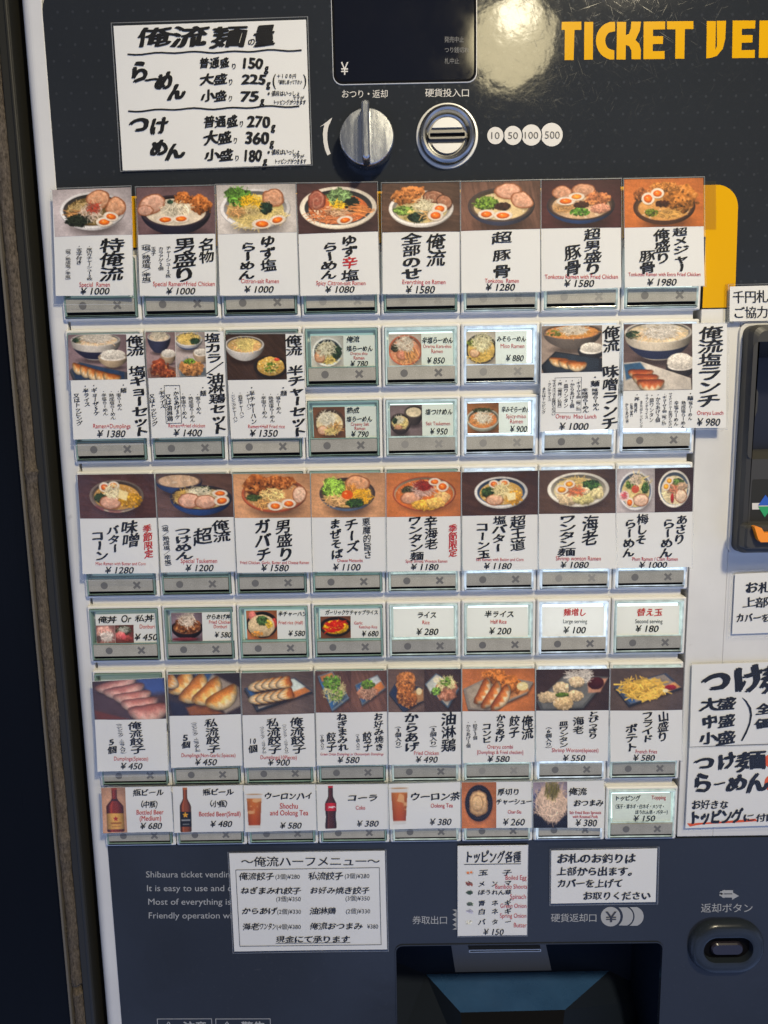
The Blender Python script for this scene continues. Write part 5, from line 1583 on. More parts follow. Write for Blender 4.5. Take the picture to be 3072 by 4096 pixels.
C1(8, [(366, 41), (688, 34), (686, 451), (370, 455)], 1180, 'menu card reading Salt Ramen with Butter and Corn, blue and white bowl, 1180 yen',
   [lambda: Pic(8, [(366, 41), (688, 34), (687, 219), (368, 225)], (74, 50, 42), .12, .3).bowl(532, 124, 112, 64, 20, (216, 216, 214), (206, 206, 204), (200, 160, 84), (70, 96, 134), .10, .7)
    .greens(482, 124, 34, 22, (44, 64, 34)).egg(502, 90, 22, 17, 0, (220, 90, 30)).egg(546, 87, 22, 16, 0, (224, 100, 34)).grains(588, 150, 34, 30, 90, (222, 162, 50), 5).pork(505, 156, 38, 24, (206, 160, 130)).leek(535, 115, 36, 28, 100, (250, 236, 176)).poly([(552, 132), (592, 126), (594, 156), (562, 162)], (240, 226, 170), 1.4)],
   [('V', 604, 602, 223, 372, 66, '超王道'), ('V', 527, 518, 223, 378, 60, '塩バター'), ('V', 450, 460, 252, 404, 58, 'コーン玉'), ('E', 426, 626, 408, 'Salt Ramen with Butter and Corn'), ('P', 460, 576, 436, 30, '￥1180')])
C1(8, [(693, 33), (1015, 27), (1015, 446), (690, 449)], 1080, 'menu card reading Shrimp wonton Ramen, large white bowl, 1080 yen',
   [lambda: Pic(8, [(693, 33), (1015, 27), (1015, 213), (692, 217)], (84, 64, 54), .08).bowl(858, 112, 130, 70, 18, (232, 230, 220), (216, 212, 200), (222, 208, 158), (196, 190, 170), .11, .7)
    .noodles(850, 84, 66, 22, 50, (226, 196, 120)).greens(912, 96, 38, 22, (50, 80, 36)).blob(818, 152, 52, 28, (222, 200, 160), .3, .5).blob(880, 152, 48, 26, (214, 206, 140), .3, .5).blob(938, 132, 30, 24, (226, 214, 160), .3, .5).blob(880, 120, 26, 16, (230, 210, 170), .3, .5).strands(845, 118, 40, 22, 50, (206, 110, 70), .7).egg(787, 113, 28, 19, 0, (230, 140, 40)).egg(820, 90, 24, 17, 0, (230, 140, 40))],
   [('V', 910, 902, 222, 348, 70, '海老'), ('V', 812, 806, 220, 394, 76, 'ワンタン麺'), ('E', 762, 951, 403, 'Shrimp wonton Ramen'), ('P', 782, 900, 431, 30, '￥1080')])
C1(8, [(1020, 27), (1344, 20), (1335, 441), (1015, 446)], 1000, 'menu card with two bowls side by side, Plum Ramen and Clam Ramen, 1000 yen',
   [lambda: Pic(8, [(1020, 27), (1181, 24), (1179, 210), (1018, 212)], (186, 180, 184), .02).bowl(1099, 118, 72, 82, 8, (222, 224, 228), (190, 196, 206), (206, 188, 124), (110, 136, 170), .10, .8)
    .noodles(1110, 100, 46, 46, 80, (226, 206, 140)).greens(1080, 90, 22, 20, (90, 116, 50), 30).greens(1140, 108, 16, 24, (60, 90, 40), 24).pork(1122, 158, 32, 28, (220, 184, 160)).ellipse(1052, 140, 20, 22, (236, 214, 210)).strands(1052, 140, 13, 14, 20, (206, 80, 90), .8).egg(1075, 168, 17, 21).ellipse(1098, 112, 16, 17, (188, 78, 50)).leek(1100, 74, 26, 22, 50, (240, 220, 196)),
    lambda: Pic(8, [(1181, 24), (1344, 20), (1340, 207), (1179, 210)], (60, 42, 38), .08).bowl(1262, 110, 67, 78, 8, (230, 228, 220), (206, 204, 196), (216, 204, 164), (120, 142, 166), .10, .8)
    .noodles(1262, 130, 44, 42, 60, (228, 214, 170)).greens(1278, 84, 24, 18, (80, 104, 50), 30).pork(1290, 140, 26, 30, (206, 184, 160)).blob(1296, 100, 22, 16, (190, 160, 130), .3, .6).strands(1252, 112, 24, 22, 40, (196, 120, 90), .7).blob(1254, 150, 7, 20, (170, 34, 34), .2, .3).egg(1241, 76, 17, 17, 0, (230, 150, 40)).egg(1227, 100, 17, 18, 0, (230, 150, 40))],
   [('V', 1297, 1282, 220, 342, 52, 'あさり'), ('V', 1240, 1224, 237, 400, 55, 'らーめん'), ('V', 1130, 1120, 216, 347, 50, '梅しそ'), ('V', 1078, 1066, 237, 400, 53, 'らーめん'), ('E', 1085, 1277, 406, 'Plum Ramen / Clam Ramen'), ('P', 1114, 1232, 432, 30, '￥1000')])

# ---- fourth row: eight slips
slip(9, [(104, 100), (415, 93), (425, 243), (112, 248)], 'menu slip reading Donburi with two small bowls side by side, 450 yen',
     [lambda: Pic(9, [(107, 156), (203, 154), (207, 245), (113, 247)], (150, 108, 104), .05).blob(150, 185, 40, 26, (214, 164, 150), .3, .5).leek(160, 215, 36, 24, 80, (240, 230, 220)).ellipse(120, 225, 12, 20, (60, 50, 50), 0, .7),
      lambda: Pic(9, [(204, 154), (299, 152), (301, 243), (208, 245)], (110, 60, 58), .06).greens(250, 180, 40, 22, (70, 70, 56)).blob(232, 205, 24, 22, (220, 120, 116), .25, .5).blob(262, 222, 30, 16, (150, 70, 66), .3, .5).ellipse(248, 212, 16, 18, (226, 96, 106), 0, .8, .5).leek(252, 176, 26, 14, 30, (200, 206, 190))],
     [('H', 118, 213, 125, 36, '俺丼', 'pen'), ('BE', 238, 288, 121, 'Or', 'price'), ('H', 308, 404, 118, 36, '私丼', 'pen'), ('E', 331, 407, 160, 'Donburi'), ('P', 305, 422, 215, 38, '￥450')])
slip(9, [(490, 92), (816, 86), (818, 232), (497, 237)], 'menu slip reading Fried Chicken Donburi in a black bowl, 580 yen',
     [lambda: Pic(9, [(490, 92), (648, 90), (652, 235), (497, 237)], (128, 112, 124), .03).bowl(572, 165, 80, 36, 42, (40, 32, 34), (30, 26, 32), (120, 70, 44), None, .06, .5).blob(560, 225, 70, 8, (120, 50, 60), .2, .3).chicken(570, 150, 62, 44, 0, (136, 80, 48)).leek(572, 126, 44, 34, 90, (240, 226, 206))],
     [('H', 671, 794, 110, 27, 'からあげ丼', 'pen'), ('E', 685, 797, 137, 'Fried Chicken'), ('E', 709, 776, 160, 'Donburi'), ('P', 714, 799, 203, 32, '￥580')])
slip(9, [(873, 80), (1185, 76), (1188, 222), (880, 227)], 'menu slip reading Fried rice Half, heap of rice in black bowl, 580 yen',
     [lambda: Pic(9, [(873, 80), (1030, 78), (1034, 225), (880, 227)], (176, 106, 70), .05).bowl(955, 150, 80, 66, 10, (36, 32, 34), (30, 28, 30), (206, 180, 130), (40, 36, 38), .08, .8).blob(908, 108, 20, 26, (226, 130, 120), .2, .3).blob(1018, 145, 14, 26, (190, 66, 60), .2, .3).rice(950, 158, 66, 56, (222, 200, 158), 320).grains(925, 200, 30, 14, 30, (220, 150, 70), 5).greens(957, 132, 30, 24, (60, 90, 50), 60).grains(990, 150, 16, 20, 20, (236, 196, 70), 6)],
     [('H', 1037, 1184, 95, 26, '半チャーハン', 'pen'), ('E', 1040, 1164, 140, 'Fried rice (Half)'), ('P', 1090, 1174, 196, 32, '￥580')])
slip(9, [(1250, 72), (1570, 66), (1570, 218), (1255, 222)], 'menu slip reading Garlic Ketchup Rice, yellow omelette with red sauce, 680 yen',
     [lambda: Pic(9, [(1252, 110), (1407, 107), (1408, 219), (1255, 222)], (118, 74, 54), .08).bowl(1331, 158, 80, 46, 18, (40, 36, 38), (32, 30, 32), (60, 40, 30), (44, 40, 42), .08, .75).blob(1331, 165, 62, 36, (236, 186, 36), .2, .5).strands(1335, 148, 44, 16, 26, (186, 34, 24), .9, 2.6, 1.2, .1, None, False).strands(1325, 178, 44, 12, 16, (186, 34, 24), .9, 2.6, 1.2, .1, None, False)],
     [('H', 1278, 1547, 88, 24, 'ガーリックケチャップライス', 'pen'), ('E', 1426, 1468, 142, 'Garlic'), ('E', 1451, 1543, 162, 'Ketchup Rice'), ('P', 1465, 1549, 197, 32, '￥680')])
slip(10, [(77, 57), (333, 54), (332, 176), (80, 178)], 'plain menu slip reading Rice, red translation, 280 yen', (),
     [('H', 177, 260, 84, 28, 'ライス', 'pen'), ('E', 200, 230, 115, 'Rice', 'en_bold'), ('P', 175, 267, 155, 32, '￥280')])
slip(10, [(388, 53), (645, 50), (645, 176), (390, 177)], 'plain menu slip reading Half Rice, red translation, 200 yen', (),
     [('H', 462, 587, 80, 28, '半ライス', 'pen'), ('E', 488, 555, 112, 'Half Rice', 'en_bold'), ('P', 482, 575, 152, 32, '￥200')])
slip(10, [(706, 50), (968, 47), (966, 173), (706, 175)], 'plain menu slip reading Large serving under red characters, 100 yen', (),
     [('RH', 795, 892, 72, 33, '麺増し', 'pen'), ('BE', 794, 895, 110, 'Large serving'), ('P', 795, 889, 148, 32, '￥100')])
slip(10, [(1020, 48), (1285, 44), (1282, 172), (1020, 174)], 'plain menu slip reading Second serving under red characters, 180 yen', (),
     [('RH', 1105, 1214, 72, 33, '替え玉', 'pen'), ('BE', 1098, 1213, 110, 'Second serving'), ('P', 1100, 1196, 142, 32, '￥180')])

# ---- fifth row
C1(11, [(62, 98), (430, 78), (454, 545), (95, 550)], 450, 'menu card with pinkish steamed dumplings reading Dumplings 5 pieces, 450 yen',
   [lambda: Pic(11, [(62, 98), (430, 78), (443, 285), (76, 290)], (76, 58, 62), .04).poly([(280, 78), (436, 72), (446, 160), (360, 165)], (66, 92, 160), 12).poly([(72, 240), (110, 250), (250, 285), (80, 292)], (120, 62, 52), 5)
    .gyoza(190, 112, 112, 36, -12, (206, 160, 150), (178, 116, 108), (226, 190, 178)).gyoza(230, 142, 108, 36, -8, (206, 158, 146), (176, 112, 104), (226, 190, 178)).gyoza(272, 175, 98, 36, -6, (208, 160, 146), (182, 116, 104), (228, 192, 178)).gyoza(305, 210, 96, 38, -4, (210, 160, 148), (184, 116, 104), (230, 194, 178)).gyoza(352, 250, 108, 48, -6, (206, 150, 138), (176, 106, 96), (226, 186, 172))],
   [('V', 281, 303, 296, 458, 72, '俺流餃子'), ('V', 202, 228, 298, 468, 31, '（ニンニク、ニラ入り）', 'fine'), ('V', 163, 172, 383, 458, 50, '5個'), ('E', 179, 352, 484, 'Dumplings(5pieces)'), ('P', 213, 323, 523, 37, '￥450')], film=(10, 5, 5, 26), bend=1.8)
C1(11, [(448, 62), (815, 52), (830, 524), (467, 535)], 450, 'menu card with golden fried dumplings in close view, Non-Garlic, 450 yen',
   [lambda: Pic(11, [(448, 62), (815, 52), (822, 262), (456, 272)], (54, 44, 48), .04).poly([(590, 58), (690, 55), (660, 110), (600, 100)], (52, 84, 130), 5).poly([(680, 60), (812, 130), (820, 225), (740, 262), (640, 110)], (160, 148, 136), 5).poly([(452, 190), (560, 215), (640, 262), (470, 268)], (40, 40, 60), 5).poly([(540, 225), (640, 205), (730, 262), (560, 268)], (150, 88, 50), 5)
    .gyoza(520, 100, 80, 46, -48, (228, 174, 96), (196, 120, 50), (242, 214, 160)).gyoza(462, 92, 40, 40, -60, (220, 164, 90), (180, 104, 44)).gyoza(585, 135, 92, 52, -46, (230, 176, 98), (198, 120, 48), (244, 218, 166)).gyoza(655, 150, 92, 50, -42, (230, 174, 96), (198, 118, 46), (244, 218, 166)).gyoza(728, 180, 92, 50, -28, (234, 182, 104), (204, 124, 50), (246, 222, 172))],
   [('V', 669, 688, 283, 458, 70, '私流餃子'), ('V', 582, 604, 293, 462, 30, '（ニンニク、ニラなし）', 'fine'), ('V', 538, 545, 363, 435, 50, '5個'), ('E', 520, 795, 470, 'Dumplings(Non-Garlic:5pieces)'), ('P', 590, 700, 506, 37, '￥450')])
C1(11, [(822, 55), (1190, 43), (1203, 527), (838, 535)], 900, 'menu card with dumplings in two rows on a tricolour plate, 10 Pieces, 900 yen',
   [lambda: Pic(11, [(822, 55), (1190, 43), (1196, 258), (830, 268)], (104, 88, 82), .10).plate([(838, 126), (1100, 78), (1190, 150), (900, 240)], (216, 206, 190), (66, 72, 84), 9, [([(850, 126), (905, 116), (930, 190), (902, 222)], (52, 92, 146)), ([(1085, 152), (1150, 130), (1178, 150), (1060, 196)], (206, 124, 60)), ([(1060, 90), (1095, 85), (1150, 126), (1080, 148)], (206, 222, 216))])
    .gyoza(910, 118, 30, 44, 80).gyoza(945, 112, 30, 44, 78).gyoza(980, 107, 30, 44, 76).gyoza(1015, 104, 30, 44, 74).gyoza(1050, 102, 30, 42, 72).gyoza(910, 182, 30, 44, 84).gyoza(948, 178, 30, 44, 80).gyoza(986, 172, 30, 44, 78).gyoza(1022, 166, 30, 44, 76).gyoza(1058, 160, 30, 42, 74)],
   [('V', 1104, 1120, 276, 460, 72, '俺流餃子'), ('V', 1043, 1057, 303, 470, 23, '（ニンニク、ニラ入り）', 'tiny'), ('V', 984, 1000, 280, 462, 68, '私流餃子'), ('V', 929, 943, 316, 470, 23, '（ニンニク、ニラなし）', 'tiny'), ('V', 881, 886, 378, 458, 50, ['10', '個']), ('E', 923, 1108, 480, 'Dumplings(10Pieces)'), ('P', 962, 1072, 507, 37, '￥900')])
C1(11, [(1200, 44), (1566, 40), (1570, 520), (1210, 524)], 580, 'menu card with two small plates, Green Onion or Okonomiyaki Dumplings, 580 yen',
   [lambda: Pic(11, [(1200, 44), (1384, 42), (1386, 252), (1205, 255)], (104, 72, 60), .14, 1.2).plate([(1215, 68), (1290, 44), (1374, 180), (1286, 246)], (66, 84, 100), (110, 130, 150), 7, [([(1222, 90), (1262, 76), (1320, 190), (1284, 236)], (62, 110, 166)), ([(1228, 70), (1288, 50), (1300, 74), (1236, 98)], (214, 132, 70))]).leek(1298, 140, 50, 56, 120, (226, 216, 150)).grains(1285, 100, 44, 34, 160, (104, 152, 48), 5, .3).grains(1310, 165, 36, 32, 60, (120, 160, 60), 4, .3),
    lambda: Pic(11, [(1384, 42), (1566, 40), (1568, 250), (1386, 252)], (112, 78, 64), .14, 1.2).plate([(1404, 112), (1520, 62), (1562, 130), (1440, 214)], (70, 84, 98), (110, 120, 130), 7, [([(1410, 116), (1450, 98), (1470, 180), (1442, 204)], (62, 104, 156)), ([(1498, 120), (1536, 94), (1556, 128), (1500, 168)], (206, 124, 62)), ([(1480, 84), (1518, 68), (1536, 96), (1500, 118)], (196, 206, 210))]).blob(1468, 150, 48, 40, (198, 132, 100), .3, .6).leek(1468, 146, 42, 36, 60, (216, 170, 140)).grains(1470, 110, 34, 22, 90, (110, 150, 50), 5, .3)],
   [('V', 1522, 1529, 254, 448, 48, 'お好み焼き'), ('V', 1465, 1471, 350, 448, 48, '餃子'), ('V', 1416, 1421, 352, 454, 21, '（5個入り）', 'tiny'), ('V', 1336, 1344, 254, 448, 52, 'ねぎまみれ'), ('V', 1281, 1287, 352, 450, 52, '餃子'), ('V', 1234, 1239, 356, 452, 21, '（5個入り）', 'tiny'), ('E', 1228, 1549, 464, 'Green Onion Dumplings or Okonomiyaki Dumplings'), ('P', 1316, 1427, 495, 37, '￥580')])
C1(12, [(55, 28), (362, 27), (362, 425), (58, 430)], 490, 'menu card with two photos reading Fried Chicken alone, 490 yen',
   [lambda: Pic(12, [(55, 28), (208, 28), (208, 208), (57, 209)], (112, 90, 78), .06).plate([(58, 130), (96, 70), (208, 110), (205, 160), (120, 207)], (38, 50, 76), (52, 60, 76), 5, [([(150, 120), (205, 110), (206, 160), (150, 180)], (190, 140, 90))]).chicken(118, 80, 26, 42, 0, (176, 108, 50)).chicken(145, 90, 28, 52, 0, (186, 116, 56)).chicken(122, 135, 34, 42, 0, (180, 108, 48)).chicken(150, 160, 28, 34, 0, (166, 98, 44)).ellipse(186, 121, 12, 15, (236, 220, 170)),
    lambda: Pic(12, [(208, 28), (362, 27), (362, 207), (208, 208)], (72, 54, 46), .14, 1.1).plate([(210, 90), (258, 44), (356, 108), (308, 190)], (206, 200, 186), (90, 110, 130), 6, [([(216, 92), (256, 54), (275, 80), (235, 130)], (206, 214, 206))]).blob(302, 122, 46, 44, (190, 124, 92), .35, .6, hi=(226, 176, 150)).greens(258, 120, 20, 16, (110, 150, 60), 30).strands(300, 86, 36, 26, 80, (226, 222, 160), .7).grains(300, 80, 22, 18, 40, (110, 150, 50), 4, .3).ellipse(257, 73, 11, 12, (240, 232, 200))],
   [('V', 310, 311, 208, 374, 66, '油淋鶏'), ('V', 244, 247, 253, 367, 32, '（3個入り）', 'fine'), ('V', 153, 155, 210, 374, 64, 'からあげ'), ('V', 96, 100, 256, 370, 28, '（3個入り）', 'fine'), ('E', 165, 269, 379, 'Fried Chicken'), ('P', 172, 264, 407, 30, '￥490')])
C1(12, [(368, 27), (674, 24), (672, 416), (370, 420)], 580, 'menu card reading combi, Dumplings and Fried chicken on orange, 580 yen',
   [lambda: Pic(12, [(368, 27), (674, 24), (673, 203), (369, 205)], (206, 122, 66), .04).plate([(372, 110), (500, 50), (668, 82), (640, 130), (480, 200), (392, 196)], (170, 158, 140), (150, 140, 128), 5, [([(500, 120), (640, 90), (650, 120), (500, 180)], (222, 150, 90))]).chicken(505, 60, 56, 32, 0, (206, 122, 48)).chicken(560, 92, 62, 44, 0, (210, 124, 50)).gyoza(455, 122, 62, 26, -64, (206, 130, 66), (180, 96, 42)).gyoza(492, 138, 66, 26, -58, (206, 130, 66), (176, 92, 40)).gyoza(532, 148, 64, 26, -56, (204, 126, 62), (170, 86, 40)).ellipse(622, 100, 24, 18, (240, 226, 166)).ellipse(616, 95, 10, 6, (252, 246, 214), 0, .8, .6)],
   [('V', 642, 642, 220, 320, 50, '俺流'), ('V', 588, 586, 220, 314, 48, '餃子'), ('V', 531, 525, 216, 332, 40, 'からあげ'), ('V', 470, 472, 253, 337, 42, 'コンビ'), ('V', 422, 422, 240, 324, 20, '・餃子3個', 'tiny'), ('V', 393, 393, 243, 357, 20, '・からあげ2個', 'tiny'), ('E', 473, 581, 352, 'Oreryu combi'), ('E', 431, 624, 375, '[Dumplings & Fried checken]'), ('P', 474, 567, 404, 30, '￥580')])
C1(12, [(680, 30), (990, 25), (982, 415), (680, 417)], 550, 'menu card reading Shrimp Wonton 6 pieces, round dumplings on grey plate, 550 yen',
   [lambda: Pic(12, [(680, 30), (990, 25), (986, 200), (680, 203)], (62, 46, 42), .08).plate([(682, 160), (800, 50), (986, 62), (880, 190), (700, 200)], (110, 112, 110), (90, 92, 92), 6, [([(895, 70), (980, 68), (950, 125), (900, 128)], (206, 150, 120))]).blob(932, 88, 34, 26, (70, 24, 22), .12, .2).leek(862, 58, 52, 30, 160, (242, 236, 226))
    .blob(785, 105, 34, 26, (228, 204, 162), .22, .45, hi=(246, 232, 204)).blob(850, 82, 34, 24, (230, 206, 166), .22, .45, hi=(246, 232, 204)).blob(730, 145, 46, 24, (226, 200, 158), .25, .45, hi=(246, 232, 204)).blob(842, 140, 36, 24, (226, 198, 152), .22, .45, hi=(246, 232, 204)).blob(795, 172, 44, 30, (222, 190, 138), .22, .45, hi=(246, 230, 198)).grains(790, 135, 26, 8, 40, (90, 120, 40), 4, .3)],
   [('V', 922, 918, 203, 320, 44, 'とびっきり'), ('V', 858, 858, 226, 300, 48, '海老'), ('V', 795, 795, 243, 357, 42, '皿ワンタン'), ('V', 732, 732, 260, 372, 28, '（6個入り）', 'fine'), ('E', 746, 942, 368, 'Shrimp Wonton(6pieces)'), ('P', 793, 886, 402, 30, '￥550')])
C1(12, [(992, 25), (1302, 20), (1290, 410), (992, 415)], 580, 'menu card reading French Fries, heap of yellow chips on blue plate, 580 yen',
   [lambda: Pic(12, [(992, 25), (1302, 20), (1296, 198), (992, 202)], (92, 78, 72), .06).plate([(1008, 100), (1225, 44), (1296, 104), (1070, 178)], (150, 140, 130), (62, 72, 92), 8, [([(1020, 100), (1060, 92), (1100, 165), (1075, 168)], (54, 90, 140)), ([(1220, 100), (1262, 82), (1290, 104), (1215, 130)], (222, 160, 100))]).blob(1135, 112, 92, 40, (206, 158, 60), .25, .5).strands(1130, 108, 100, 46, 120, (236, 192, 84), .5, 2.6, .08, .14, None, False).blob(1245, 105, 24, 11, (150, 26, 40), .12, .2).ellipse(1225, 118, 12, 8, (240, 228, 180))],
   [('V', 1217, 1210, 203, 330, 48, '山盛り'), ('V', 1149, 1147, 203, 334, 48, 'フライド'), ('V', 1080, 1080, 256, 372, 52, 'ポテト'), ('E', 1098, 1188, 372, 'French Fries'), ('P', 1088, 1178, 399, 30, '￥580')])

# ---- sixth row: drinks and small dishes
C1(13, [(58, 115), (412, 110), (428, 336), (72, 341)], 680, 'drink card with brown bottle on tan background reading Bottled Beer Medium, 680 yen',
   [lambda: Pic(13, [(58, 115), (180, 113), (194, 338), (72, 341)], (198, 152, 122), .02).bottle(130, 116, 336, 88, 26, (112, 40, 26), (206, 158, 78), (.58, .93)).put(0, 0).poly([(114, 172), (146, 172), (146, 180), (114, 180)], (40, 20, 20), 2).star(132, 270, 13, (170, 40, 40)).poly([(104, 288), (162, 288), (158, 296), (108, 296)], (150, 90, 40), 2).poly([(112, 306), (154, 306), (154, 310), (112, 310)], (170, 110, 60), 2)],
   [('H', 222, 378, 138, 33, '瓶ビール', 'brush'), ('H', 243, 368, 197, 34, '（中瓶）', 'brush'), ('E', 241, 377, 236, 'Bottled Beer', 'en_bold'), ('E', 257, 365, 266, '(Medium)', 'en_bold'), ('P', 260, 370, 306, 36, '￥680')], bend=1.5)
C1(13, [(420, 110), (780, 103), (785, 338), (432, 343)], 480, 'drink card with black-labelled bottle bearing a gold star, Bottled Beer Small, 480 yen',
   [lambda: Pic(13, [(440, 108), (540, 107), (545, 341), (448, 342)], None).bottle(488, 114, 340, 58, 22, (124, 62, 34), (24, 24, 26), (.54, .88), (176, 96, 40)).star(487, 253, 15, (226, 160, 30)).poly([(466, 276), (512, 275), (511, 283), (466, 284)], (150, 150, 150), 2).poly([(472, 298), (506, 297), (506, 303), (472, 304)], (120, 120, 120), 2)],
   [('H', 577, 734, 136, 33, '瓶ビール', 'brush'), ('H', 594, 722, 195, 34, '（小瓶）', 'brush'), ('E', 558, 769, 247, 'Bottled Beer(Small)', 'en_bold'), ('P', 616, 726, 299, 36, '￥480')])
C1(13, [(785, 105), (1150, 98), (1157, 330), (793, 340)], 580, 'drink card reading Shochu and Oolong Tea with tumbler of iced tea, 580 yen',
   [lambda: Pic(13, [(788, 130), (895, 128), (897, 328), (792, 330)], None).glass(839, 146, 320, 86, 66)],
   [('H', 890, 1138, 155, 35, 'ウーロンハイ', 'brush'), ('E', 970, 1061, 205, 'Shochu', 'en_bold'), ('E', 920, 1114, 240, 'and Oolong Tea', 'en_bold'), ('P', 971, 1081, 306, 36, '￥580')])
C1(13, [(1155, 100), (1522, 97), (1527, 328), (1163, 333)], 380, 'drink card with red-capped cola bottle reading Coke, 380 yen',
   [lambda: Pic(13, [(1185, 99), (1275, 98), (1278, 328), (1188, 330)], None).bottle(1229, 105, 323, 58, 24, (70, 34, 26), (196, 30, 40), (.40, .58), (190, 36, 44), .14).strands(1229, 212, 20, 5, 9, (240, 226, 222), .9, 1.4, .8, .05, 0, False)],
   [('H', 1312, 1470, 165, 38, 'コーラ', 'brush'), ('E', 1357, 1405, 215, 'Coke', 'en_bold'), ('P', 1363, 1473, 298, 36, '￥380')])
C1(14, [(58, 80), (360, 72), (360, 265), (62, 268)], 380, 'drink card reading only Oolong Tea with glass of iced tea, 380 yen',
   [lambda: Pic(14, [(60, 84), (148, 82), (148, 256), (62, 258)], None).glass(103, 94, 246, 78, 58)],
   [('H', 148, 360, 130, 34, 'ウーロン茶', 'brush'), ('E', 235, 328, 168, 'Oolong Tea', 'en_bold'), ('P', 231, 322, 238, 32, '￥380')])
C1(14, [(366, 73), (662, 70), (660, 262), (366, 265)], 260, 'small-dish card with sliced pork in a black oval bowl, Char-Siu, 260 yen',
   [lambda: Pic(14, [(366, 73), (512, 72), (511, 263), (366, 265)], (202, 120, 66), .05).ellipse(438, 166, 62, 88, (60, 30, 20), 0, .7, .35).ellipse(438, 160, 58, 76, (22, 20, 24)).ellipse(438, 160, 50, 66, (38, 34, 36)).ellipse(438, 160, 46, 62, (18, 16, 18)).pork(436, 162, 40, 56, (196, 160, 112), 0, (140, 104, 66)).pork(432, 158, 24, 34, (206, 172, 124), 0, (176, 136, 90))],
   [('H', 516, 612, 112, 28, '厚切り', 'brush'), ('H', 511, 662, 152, 24, 'チャーシュー', 'brush'), ('E', 560, 616, 195, 'Char-Siu', 'en_bold'), ('P', 540, 631, 238, 32, '￥260')])
C1(14, [(667, 72), (966, 66), (963, 262), (668, 263)], 380, 'small-dish card with heaped bean sprouts reading Stir Fried Bean Sprouts, 380 yen',
   [lambda: Pic(14, [(667, 72), (811, 70), (812, 262), (668, 263)], (170, 158, 176), .02).poly([(667, 130), (700, 100), (720, 200), (667, 190)], (60, 70, 110), 5).poly([(667, 185), (812, 175), (812, 270), (667, 270)], (24, 20, 28), 8).blob(745, 165, 66, 72, (206, 176, 160), .25, .5).noodles(745, 165, 66, 74, 220, (224, 196, 172)).noodles(748, 110, 34, 36, 70, (220, 190, 160)).strands(748, 105, 30, 36, 60, (110, 104, 50), .7, 1.1, .4, .2, 95).poly([(667, 205), (700, 215), (740, 262), (667, 266)], (22, 20, 28), 3).poly([(812, 205), (790, 220), (752, 262), (812, 266)], (22, 20, 28), 3)],
   [('H', 816, 894, 110, 32, '俺流', 'brush'), ('H', 837, 964, 158, 28, 'おつまみ', 'brush'), ('E', 820, 953, 198, 'Stir Fried Bean Sprouts', 'en_bold'), ('E', 833, 940, 215, 'with Roasted Pork', 'en_bold'), ('P', 845, 935, 241, 32, '￥380')])
slip(14, [(1000, 122), (1250, 117), (1248, 243), (1002, 246)], 'plain menu slip reading Topping with a list in brackets, 150 yen', (),
     [('H', 1011, 1120, 139, 22, 'トッピング', 'pen'), ('E', 1167, 1227, 136, 'Topping', 'en_bold'), ('H', 1006, 1224, 174, 19, '（玉子・青ネギ・白ネギ・メンマ・', 'fine'), ('H', 1098, 1245, 198, 19, 'ほうれん草・バター）', 'fine'), ('P', 1090, 1182, 225, 28, '￥150')])


# ---- notices
def notice(zone, quad, label, pics, T, y0, film=(8, 8, 8, 8), **k):
    card('notice', zone, quad, label, pics, T, y0=y0, film=film, cat='notice', group=GN, bend=k.pop('bend', .6), **k)


def wavy(x0, y0, x1, y1, a=3.0):
    n = 26
    return [(x0 + (x1 - x0) * i / n, y0 + (y1 - y0) * i / n + a * math.sin(i * 1.1) + a * .6 * math.sin(i * .47 + 1)) for i in range(n + 1)]


